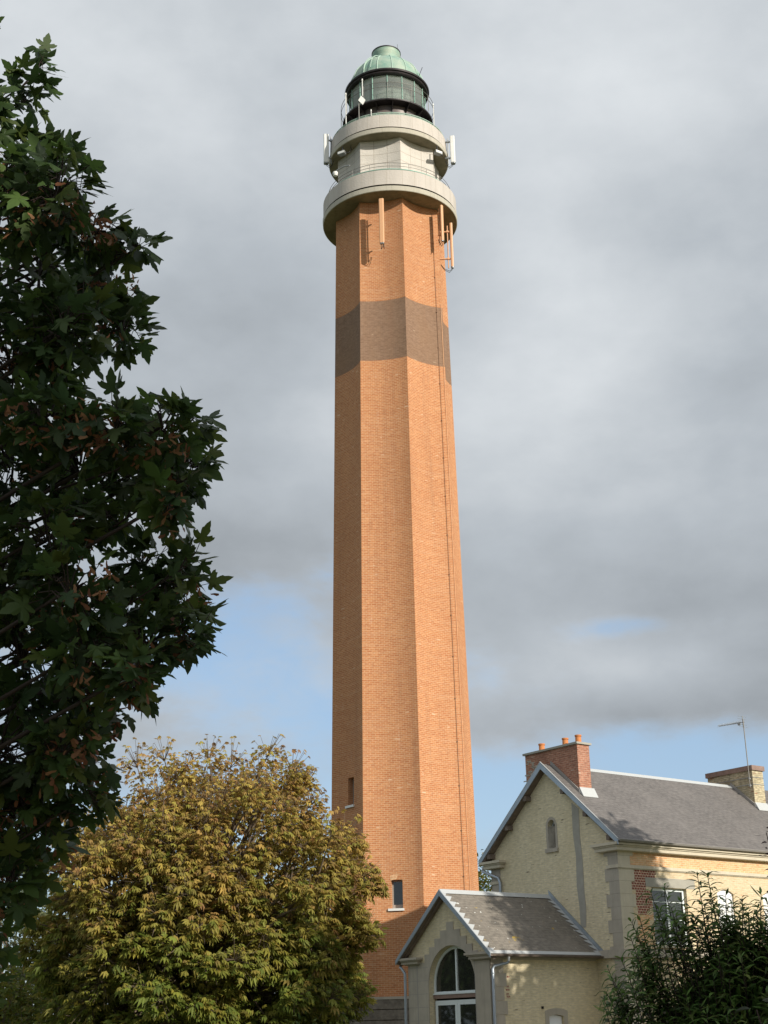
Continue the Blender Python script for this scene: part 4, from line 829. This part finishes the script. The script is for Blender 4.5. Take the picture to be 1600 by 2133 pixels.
def sycamore():
    base = Vector((-4.2, 7.2, 0))
    root = empty('sycamore_tree', base, label='dark shaded sycamore tree with lobed leaves filling the left foreground', cat='tree')
    br = MB(); trunk = [Vector((0, 0, 0)), Vector((.05, -.02, 1.5)), Vector((.12, -.1, 3)), Vector((.1, -.2, 4.6)), Vector((.0, -.3, 6.2)), Vector((-.1, -.3, 7.6))]
    t = MB(); t.tube(trunk, [.26, .21, .18, .14, .09, .04], 12); t.build('trunk', M['bark'], root)
    P_, D_, U_, S_ = [], [], [], []; SP = []
    def tz(z):
        for i in range(len(trunk) - 1):
            if trunk[i].z <= z <= trunk[i + 1].z: f = (z - trunk[i].z) / (trunk[i + 1].z - trunk[i].z); return trunk[i].lerp(trunk[i + 1], f)
        return trunk[-1]
    def add_leaf(p, d, s):
        P_.append(p); D_.append(d); 
        u = Vector((random.gauss(0, .45), random.gauss(-.25, .5), random.gauss(.8, .4))); U_.append(u); S_.append(s)
    def twig(a, b_, nl, ls):
        mid = a.lerp(b_, .5) + Vector((0, 0, .03)); br.tube([a, mid, b_], [.006, .004, .0025], 3, cap=False)
        d = (b_ - a).normalized()
        for i in range(nl):
            f = 1 - .62 * (i // 2) / max(1, nl / 2) if i else 1.0
            q = a.lerp(b_, f); side = d.orthogonal(); side.rotate(Matrix.Rotation(random.random() * 6.28, 3, d))
            dd = (d * (.9 if i == 0 else .45) + side * (.3 if i == 0 else .8) + Vector((0, 0, random.uniform(-.55, .3)))).normalized()
            pet = random.uniform(.04, .09); e_ = q + dd * pet; br.tube([q, e_], .002, 3, cap=False); add_leaf(e_, dd + Vector((0, 0, random.uniform(-.45, .1))), ls * random.uniform(.75, 1.15))
    for (x, y, z, r) in SYC:
        x -= .075 + (.04 if z < 3.3 else 0) + (.02 if z > 5.5 else 0); r *= .84 if x > -1.75 else .95
        c = Vector((x, y, z)) - base; a = tz(max(.8, c.z - .55 - abs(c.x) * .22)); m1 = a.lerp(c, .5) + Vector((0, 0, -.06))
        br.tube([a, m1, c], [.028, .016, .008], 5, cap=False)
        for i in range(int(8 + 200 * r * r + 34 * r)):
            d = Vector((random.gauss(0, 1), random.gauss(0, 1), random.gauss(0, 1))).normalized()
            e_ = c + d * r * random.uniform(.55, 1.0) * 0.93; s0 = c + d * r * .1 + Vector((0, 0, random.uniform(-.3, .1) * r))
            twig(s0, e_, random.choice((2, 3, 4)), .112)
        if random.random() < .85:
            for _ in range(random.choice((1, 2, 3, 4))):
                SP.append(c + Vector((random.uniform(-.8, .9), random.uniform(-.9, .2), random.uniform(-.9, .5))) * r)
    for tpt in TIPS:
        e_ = Vector(tpt) - base - Vector((.13, 0, 0)); a = e_ + Vector((-.38, .1, -.22)); br.tube([a + Vector((-.3, 0, -.1)), a, e_], [.008, .006, .003], 4, cap=False)
        twig(a.lerp(e_, .7), e_, 5, .11)
        for k in range(3): twig(a.lerp(e_, .3 + .3 * k), a.lerp(e_, .5 + .25 * k) + Vector((random.uniform(-.05, .07), random.uniform(-.05, .05), random.uniform(-.08, .08))), 4 if k < 2 else 5, .105)
    br.build('branches', M['twig_dark'], root)
    n = len(P_); P_ = np.array([tuple(p) for p in P_]); Rm = frames(np.array([tuple(d) for d in D_]), np.array([tuple(u) for u in U_]))
    tint = mixtint([(.055, .095, .028), (.075, .125, .030), (.045, .080, .030), (.105, .135, .030), (.060, .090, .042), (.075, .11, .03)], n)
    leaf_cloud('foliage', SY_V, SY_F, Rm, P_, np.array(S_), tint, M['leaf'], root)
    # hanging bunches of winged seeds
    wing = [(0, 0, 0), (.14, .16, .05), (.12, .38, .03), (.26, .75, .0), (.14, 1.0, 0), (-.08, .95, .0), (-.12, .5, .02)]
    WP, WD, WU, WS = [], [], [], []
    for c in SP:
        for i in range(random.randint(14, 26)):
            p = c + Vector((random.gauss(0, .035), random.gauss(0, .035), random.uniform(-.12, .04))); WP.append(tuple(p)); d = (random.gauss(0, .7), random.gauss(0, .7), -random.uniform(.1, 1)); WD.append(d); WU.append((random.gauss(0, 1), random.gauss(-.8, 1), random.gauss(0, 1))); WS.append(random.uniform(.042, .06))
    n = len(WP); leaf_cloud('seed_bunches', wing, [tuple(range(7))], frames(np.array(WD), np.array(WU)), np.array(WP), np.array(WS), mixtint([(.34, .15, .075), (.24, .10, .055), (.38, .20, .10)], n), M['seed'], root)
    print('sycamore leaves', len(P_))
sycamore()

def branching(mb, a, b_, r0, r1, bend=.1, n=6, sides=6):
    pts = []; off = Vector((random.gauss(0, 1), random.gauss(0, 1), random.gauss(0, .5))) * bend * (b_ - a).length
    for i in range(n + 1): f = i / n; pts.append(a.lerp(b_, f) + off * math.sin(PI * f))
    mb.tube(pts, [r0 + (r1 - r0) * i / n for i in range(n + 1)], sides, cap=False); return pts

# horse chestnut leaf: five to seven drooping leaflets
def chestnut_template():
    V, F = [], []
    for k, (ang, ln) in enumerate(((-100, .62), (-58, .85), (-20, 1.0), (20, 1.0), (58, .85), (100, .62))):
        a = math.radians(ang); d = (math.sin(a), math.cos(a)); s_ = (d[1], -d[0]); i = len(V); w_ = .23 * ln
        V += [(0, 0, 0), (d[0] * ln * .6 + s_[0] * w_, d[1] * ln * .6 + s_[1] * w_, -.22 * ln), (d[0] * ln, d[1] * ln, -.62 * ln), (d[0] * ln * .6 - s_[0] * w_, d[1] * ln * .6 - s_[1] * w_, -.22 * ln)]
        F += [(i, i + 1, i + 2), (i, i + 2, i + 3)]
    return V, F
CH_V, CH_F = chestnut_template()
def chestnut():
    base = Vector((-4.62, 37.5, 0)); cx, cy, cz = 0, 0, 3.9; rx, ry, rz = 4.1, 4.0, 4.5
    root = empty('chestnut_tree', base, label='round horse chestnut turning autumn orange in front of the lighthouse foot', cat='tree')
    t = MB(); t.tube([(0, 0, 0), (.05, 0, 1), (0, .05, 2.2), (.1, 0, 3.4)], [.42, .33, .28, .2], 12); t.build('trunk', M['bark'], root)
    br = MB(); tw = MB(); P_, D_, C_ = [], [], []
    nb = 400
    for i in range(nb):
        zf = 1 - 1.72 * (i + .5) / nb; ph = i * 2.39996; rr = math.sqrt(max(0, 1 - zf * zf)); d = Vector((rr * math.cos(ph), rr * math.sin(ph), zf)) + Vector((random.gauss(0, .06), random.gauss(0, .06), random.gauss(0, .05)))
        lump = random.uniform(.72, .98)
        if .3 < d.x < .75 and d.z > .45 and d.y < .4: lump = random.uniform(.92, 1.06)
        c = Vector((cx + d.x * rx * lump, cy + d.y * ry * lump, cz + d.z * rz * lump)); r = random.uniform(.32, .66)
        a = Vector((0, 0, 1.6 + 2.2 * random.random() + max(0, d.z) * 1.2)); pts = branching(br, a, c, .07, .012, .06)
        top = max(0, d.z)
        nl = int(85 + 45 * random.random() + 30 * max(0, d.z)); 
        for j in range(nl):
            q = Vector((random.gauss(0, 1), random.gauss(0, 1), random.gauss(0, 1))).normalized(); p = c + Vector((q.x * r, q.y * r, q.z * r * .75)) * random.uniform(.45, 1.0)
            if j < 16:
                tip = c + (q + d * .9).normalized() * r * random.uniform(.8, 1.15) + Vector((0, 0, .12 * top)); tw.tube([pts[-2], c, tip], [.012, .009, .004], 3, cap=False)
                if top > .35: 
                    p = tip
            o_ = Vector((q.x, q.y, 0)) + d * .5; P_.append(tuple(p)); D_.append((o_.x, o_.y, random.uniform(-.5, .35))); C_.append((top, p.z))
    # inner fill so the crown's heart is dark and mostly closed
    for j in range(7000):
        q = Vector((random.gauss(0, 1), random.gauss(0, 1), random.gauss(0, 1))).normalized() * random.uniform(.35, .8)
        if q.z > .72: continue
        p = Vector((cx + q.x * rx, cy + q.y * ry, cz + q.z * rz)); P_.append(tuple(p)); D_.append((q.x, q.y, random.uniform(-.5, .2))); C_.append((0, p.z))
    br.build('branches', M['twig'], root); tw.build('twigs', M['twig'], root)
    P_ = np.array(P_); D_ = np.array(D_); C_ = np.array(C_); n = len(P_); U = rng.standard_normal((n, 3)) * .35 + (0, 0, 1)
    g_ = mixtint([(.155, .20, .034), (.21, .245, .042), (.12, .17, .03), (.29, .26, .044)], n, .15); o_ = mixtint([(.47, .31, .085), (.40, .25, .085), (.52, .39, .09), (.35, .19, .075), (.39, .34, .07)], n, .15)
    ph = rng.random(n); f = ((P_[:, 2] - 2.6) / 4.0 + rng.standard_normal(n) * .22 + .12 * np.sin(P_[:, 0] * 2.1) + .1 * np.sin(P_[:, 1] * 2.7 + P_[:, 2])).clip(0.03, 1)[:, None]
    tint = g_ * (1 - f) + o_ * f
    S = rng.uniform(.095, .185, n) * (1 - .42 * ((P_[:, 2] - 4.2) / 3.2).clip(0, 1))
    leaf_cloud('foliage', CH_V, CH_F, frames(D_, U), P_, S, tint, M['leaf_autumn'], root)
chestnut()

# generic leafy crown of simple leaves for other trees and shrubs
SI_V = [(0, 0, 0), (.26, .42, .03), (0, 1, -.12), (-.26, .42, .03)]; SI_F = [(0, 1, 2), (0, 2, 3)]
def crown_tree(name, base, cz, rad, nclump, nleaf, ls, cols, label, cat='tree', trunk_r=.2, lumpr=.35, lm='leaf_autumn', tiltup=0.0, root=None, group=None, fill=.0):
    base = Vector(base); root = empty(name, base, label=label, cat=cat, group=group)
    t = MB(); t.tube([(0, 0, 0), (.03, 0, cz * .4), (0, .03, cz * .8), (0, 0, cz)], [trunk_r, trunk_r * .8, trunk_r * .6, trunk_r * .3], 10); t.build('trunk', M['bark'], root)
    br = MB(); P_, D_ = [], []
    for i in range(nclump):
        zf = 1 - 1.85 * (i + .5) / nclump; ph = i * 2.39996; rr = math.sqrt(max(0, 1 - zf * zf)); d = Vector((rr * math.cos(ph), rr * math.sin(ph), zf)) * random.uniform(.55, .92)
        c = Vector((d.x * rad[0], d.y * rad[1], cz + d.z * rad[2])); r = min(rad) * lumpr * random.uniform(.7, 1.3)
        branching(br, Vector((0, 0, max(.3, cz * .5))), c, trunk_r * .25, .01, .08, 4, 4)
        for j in range(nleaf):
            q = Vector((random.gauss(0, 1), random.gauss(0, 1), random.gauss(0, 1))).normalized(); p = c + q * r * random.uniform(.4, 1.0); P_.append(tuple(p)); D_.append((q.x, q.y, q.z * .4 - .3 + tiltup + random.gauss(0, .3)))
    for j in range(int(fill)):
        q = Vector((random.gauss(0, 1), random.gauss(0, 1), random.gauss(0, 1))).normalized() * random.uniform(.0, .85); P_.append((q.x * rad[0], q.y * rad[1], cz + q.z * rad[2])); D_.append((q.x, q.y, q.z))
    br.build('branches', M['twig'], root); n = len(P_); U = rng.standard_normal((n, 3)) * .6 + (0, 0, 1)
    leaf_cloud('crown', SI_V, SI_F, frames(np.array(D_), U), np.array(P_), rng.uniform(.7, 1.3, n) * ls, mixtint(cols, n, .2), M[lm], root)
    return root
crown_tree('poplar_tree', (4.9, 84, 0), 6.6, (3.2, 3.2, 4.4), 60, 160, .26, [(.07, .11, .02), (.14, .15, .03), (.22, .16, .03), (.05, .08, .02)], 'small glimpse of a green tree between the lighthouse and the house')
crown_tree('willow_tree', (-11.6, 47, 0), 3.8, (2.6, 2.6, 3.3), 60, 200, .16, [(.18, .20, .10), (.15, .18, .08), (.24, .24, .14), (.12, .15, .06)], 'pale dull green willow behind the chestnut at the left edge')
crown_tree('hazel_shrub', (-9.9, 40, 0), 1.7, (1.9, 1.7, 1.9), 50, 160, .15, [(.16, .19, .03), (.20, .17, .03), (.11, .15, .03)], 'yellow green shrub at the bottom left behind the sycamore', cat='shrub', trunk_r=.08)
crown_tree('hazel_shrub', (-1.6, 33, 0), .8, (1.6, 1.2, 1.1), 36, 120, .13, [(.05, .085, .02), (.08, .10, .025), (.04, .065, .02)], 'low dark shrub under the chestnut crown', cat='shrub', trunk_r=.05)

# upright lance-leaved shrub on the right
LN_V = [(0, 0, 0), (.11, .28, .03), (.13, .55, .0), (.06, .82, -.12), (0, 1, -.26), (-.06, .82, -.12), (-.13, .55, .0), (-.11, .28, .03), (0, .3, -.01), (0, .6, -.04)]
LN_F = [(0, 1, 8), (0, 8, 7), (1, 2, 9), (1, 9, 8), (8, 9, 6), (8, 6, 7), (2, 3, 9), (3, 4, 9), (4, 5, 9), (5, 6, 9)]
SHOOT = [(2.16,12,2.68),(2.30,12,2.58),(2.42,12,2.77),(2.54,12,2.78),(2.63,12,2.61),(2.73,12,2.58),(2.82,12,2.60),(2.92,12,2.61),(2.05,12,2.65),(1.99,12,2.48),(1.92,12,2.43),(1.88,12,2.30),(1.90,12,2.18),(1.68,12,2.07),(1.71,12,1.98),(1.70,12,1.86),(1.74,12,1.71),(3.07,12,2.66),(3.21,12,2.58),(3.35,12,2.47)]
def shoots_shrub():
    base = Vector((2.75, 12.2, 0)); root = empty('peach_shrub', base, label='dark bushy shrub with upright lance leaved shoots in front of the house', cat='shrub')
    st = MB(); P_, D_, U_, S_ = [], [], [], []
    tips = [Vector((x, y + random.uniform(-.25, .25), z)) - base for x, y, z in SHOOT]
    for q_ in list(tips):
        for k in range(4): tips.append(q_ + Vector((random.uniform(-.12, .12), random.uniform(-.2, .2), random.uniform(-.42, -.08))))
    ntop = len(tips)
    for i in range(1000):
        a = random.random() * 6.283; q = math.sqrt(random.random()); x = math.cos(a) * q * .86 + .1; y = math.sin(a) * q * .9
        z = random.uniform(.3, 1.0) ** .7 * 2.5 * (1 - .30 * q ** 3) + random.uniform(-.1, .08); z = min(z, 2.46 - .25 * max(0, -x)); tips.append(Vector((x + .05, y, z)))
    for i, tp in enumerate(tips):
        a = Vector((tp.x * .55 + random.uniform(-.1, .1), tp.y * .5, max(.15, tp.z - random.uniform(.7, 1.1)))); mid = a.lerp(tp, .55) + Vector((tp.x, tp.y, 0)) * .06
        top = i < ntop; st.tube([Vector((tp.x * .12, tp.y * .12, .05)), a, mid, tp], [.012, .009, .006, .003], 4, cap=False)
        nl = 34 if top else 24
        for j in range(nl):
            f = j / nl; s = 1 - f * (.62 if top else .8)
            p = mid.lerp(tp, (s - .38) / .62) if s > .38 else a.lerp(mid, s / .38)
            ax = (tp - a).normalized(); o = ax.orthogonal(); o.rotate(Matrix.Rotation(j * 2.4 + i, 3, ax))
            d = o * .85 + ax * (.85 if j < 4 else .35) + Vector((0, 0, random.uniform(-.12, .12))); P_.append(tuple(p)); D_.append(tuple(d)); U_.append(tuple(ax + o * -.25)); S_.append((.085 if j < 3 else .12) * random.uniform(.7, 1.2))
    st.build('stems', M['twig_dark'], root)
    for j in range(14000):
        q = Vector((random.gauss(0, 1), random.gauss(0, 1), random.gauss(0, 1))).normalized() * random.uniform(.55, 1.0); P_.append((q.x * .85 + .08, q.y * .85, 1.0 + q.z * 1.15)); D_.append((q.x, q.y, .4 + random.gauss(0, .5))); U_.append((random.gauss(0, .6), random.gauss(-.5, .6), 1)); S_.append(random.uniform(.09, .14))
    n = len(P_)
    leaf_cloud('foliage', LN_V, LN_F, frames(np.array(D_), np.array(U_)), np.array(P_), np.array(S_), mixtint([(.09, .165, .038), (.125, .21, .05), (.065, .12, .032), (.14, .17, .045)], n, .25), M['leaf'], root)
shoots_shrub()
# purple leaved shrub at the right edge and a broad-leaved one below
OV_V = [(0, 0, 0), (.28, .22, .04), (.36, .5, .05), (.22, .8, 0), (0, 1, -.1), (-.22, .8, 0), (-.36, .5, .05), (-.28, .22, .04), (0, .5, -.02)]
OV_F = [(8, i, (i + 1) % 8) for i in range(8)]
def stem_shrub(name, base, tips, ls, cols, label, nl=26, V=OV_V, F=OV_F, lm='leaf'):
    base = Vector(base); root = empty(name, base, label=label, cat='shrub'); st = MB(); P_, D_, U_, S_ = [], [], [], []
    for i, tp in enumerate(tips):
        tp = Vector(tp) - base; a = Vector((tp.x * .7, tp.y * .6, tp.z * .55)); pts = [Vector((0, 0, 0)), a, a.lerp(tp, .5) + Vector((random.uniform(-.04, .04), 0, 0)), tp]; st.tube(pts, [.014, .009, .006, .003], 4, cap=False)
        for j in range(nl):
            f = 1 - .85 * j / nl; p = a.lerp(tp, f) if f > 0 else a; ax = (tp - a).normalized(); o = ax.orthogonal(); o.rotate(Matrix.Rotation(j * 2.4 + i * 1.7, 3, ax)); d = o + ax * .4; q = p + d.normalized() * random.uniform(.01, .05)
            P_.append(tuple(q)); D_.append(tuple(d + Vector((0, 0, random.uniform(-.5, .2))))); U_.append((random.gauss(0, .5), random.gauss(-.5, .5), 1)); S_.append(ls * random.uniform(.6, 1.15))
    st.build('stems', M['twig_dark'], root); n = len(P_); leaf_cloud('foliage', V, F, frames(np.array(D_), np.array(U_)), np.array(P_), np.array(S_), mixtint(cols, n, .2), M[lm], root); return root
tp = [(2.27, 9.0, 2.72), (2.31, 9.05, 2.66), (2.36, 9.1, 2.80), (2.42, 8.9, 2.85)] + [(2.24 + random.random() * .5 + .02 * k, 9 + random.uniform(-.3, .3), 2.62 - k * .022 * random.random() * 4) for k in range(34)]
stem_shrub('purple_shrub', (2.75, 9.2, 0), tp, .048, [(.045, .012, .022), (.030, .012, .018), (.06, .03, .02), (.03, .035, .015)], 'shrub with dark purple leaves at the right edge', 42)
tp = [(1.12 + .7 * random.random() * 1.0, 5.0 + random.uniform(-.3, .3), 1.30 + .42 * random.random()) for k in range(26)] + [(1.24, 5, 1.74), (1.17, 5.0, 1.66)]
stem_shrub('broadleaf_shrub', (1.6, 5.1, 0), tp, .062, [(.040, .055, .020), (.03, .042, .016), (.05, .042, .022)], 'near shrub with large rounded leaves in the bottom right corner', 13)

# trees out of view: most added to shade the scene, two for glass reflections
def shade_tree(loc, h, r, label):
    return crown_tree('unseen_tree', loc, h - r[2] * .9, r, 90, 130, .42, [(.045, .08, .02), (.06, .10, .025)], label, trunk_r=.28, lumpr=.38, lm='leaf', group='garden trees behind the photographer', fill=1500)
shade_tree((3.2, -4.0, 0), 11.5, (3.0, 2.6, 3.9), 'unseen leafy tree just behind the photographer, added to shade the foreground')
shade_tree((8.0, -.5, 0), 11.5, (3.4, 3.0, 4.4), 'unseen leafy tree to the right of the photographer, added to shade the foreground')
shade_tree((13.5, 2.0, 0), 10.5, (3.2, 3.0, 4.2), 'unseen leafy tree further right, added to shade the foreground shrubs')
shade_tree((11.6, 23.4, 0), 11.6, (2.5, 2.4, 4.6), 'unseen leafy tree beyond the right edge, added to shade the chestnut')  # out of view, added to darken the chestnut's lower right
shade_tree((15.6, 36.3, 0), 10.9, (2.3, 2.3, 4.6), 'unseen rounded tree beyond the right edge, added to shade the annex side wall')  # out of view, added to keep sun off the annex side wall
shade_tree((-22.5, 55, 0), 9.5, (3.6, 3.4, 4.2), 'unseen tree far left, added for its reflection in the annex glass')  # this and the next tree added for what the annex panes reflect
shade_tree((-27, 61, 0), 11, (4.0, 3.4, 4.6), 'taller unseen tree far left, added for its reflection in the annex glass')
shade_tree((18.4, 38.9, 0), 15.6, (2.7, 2.7, 6.0), 'tall garden tree in front of the house beyond the right edge')
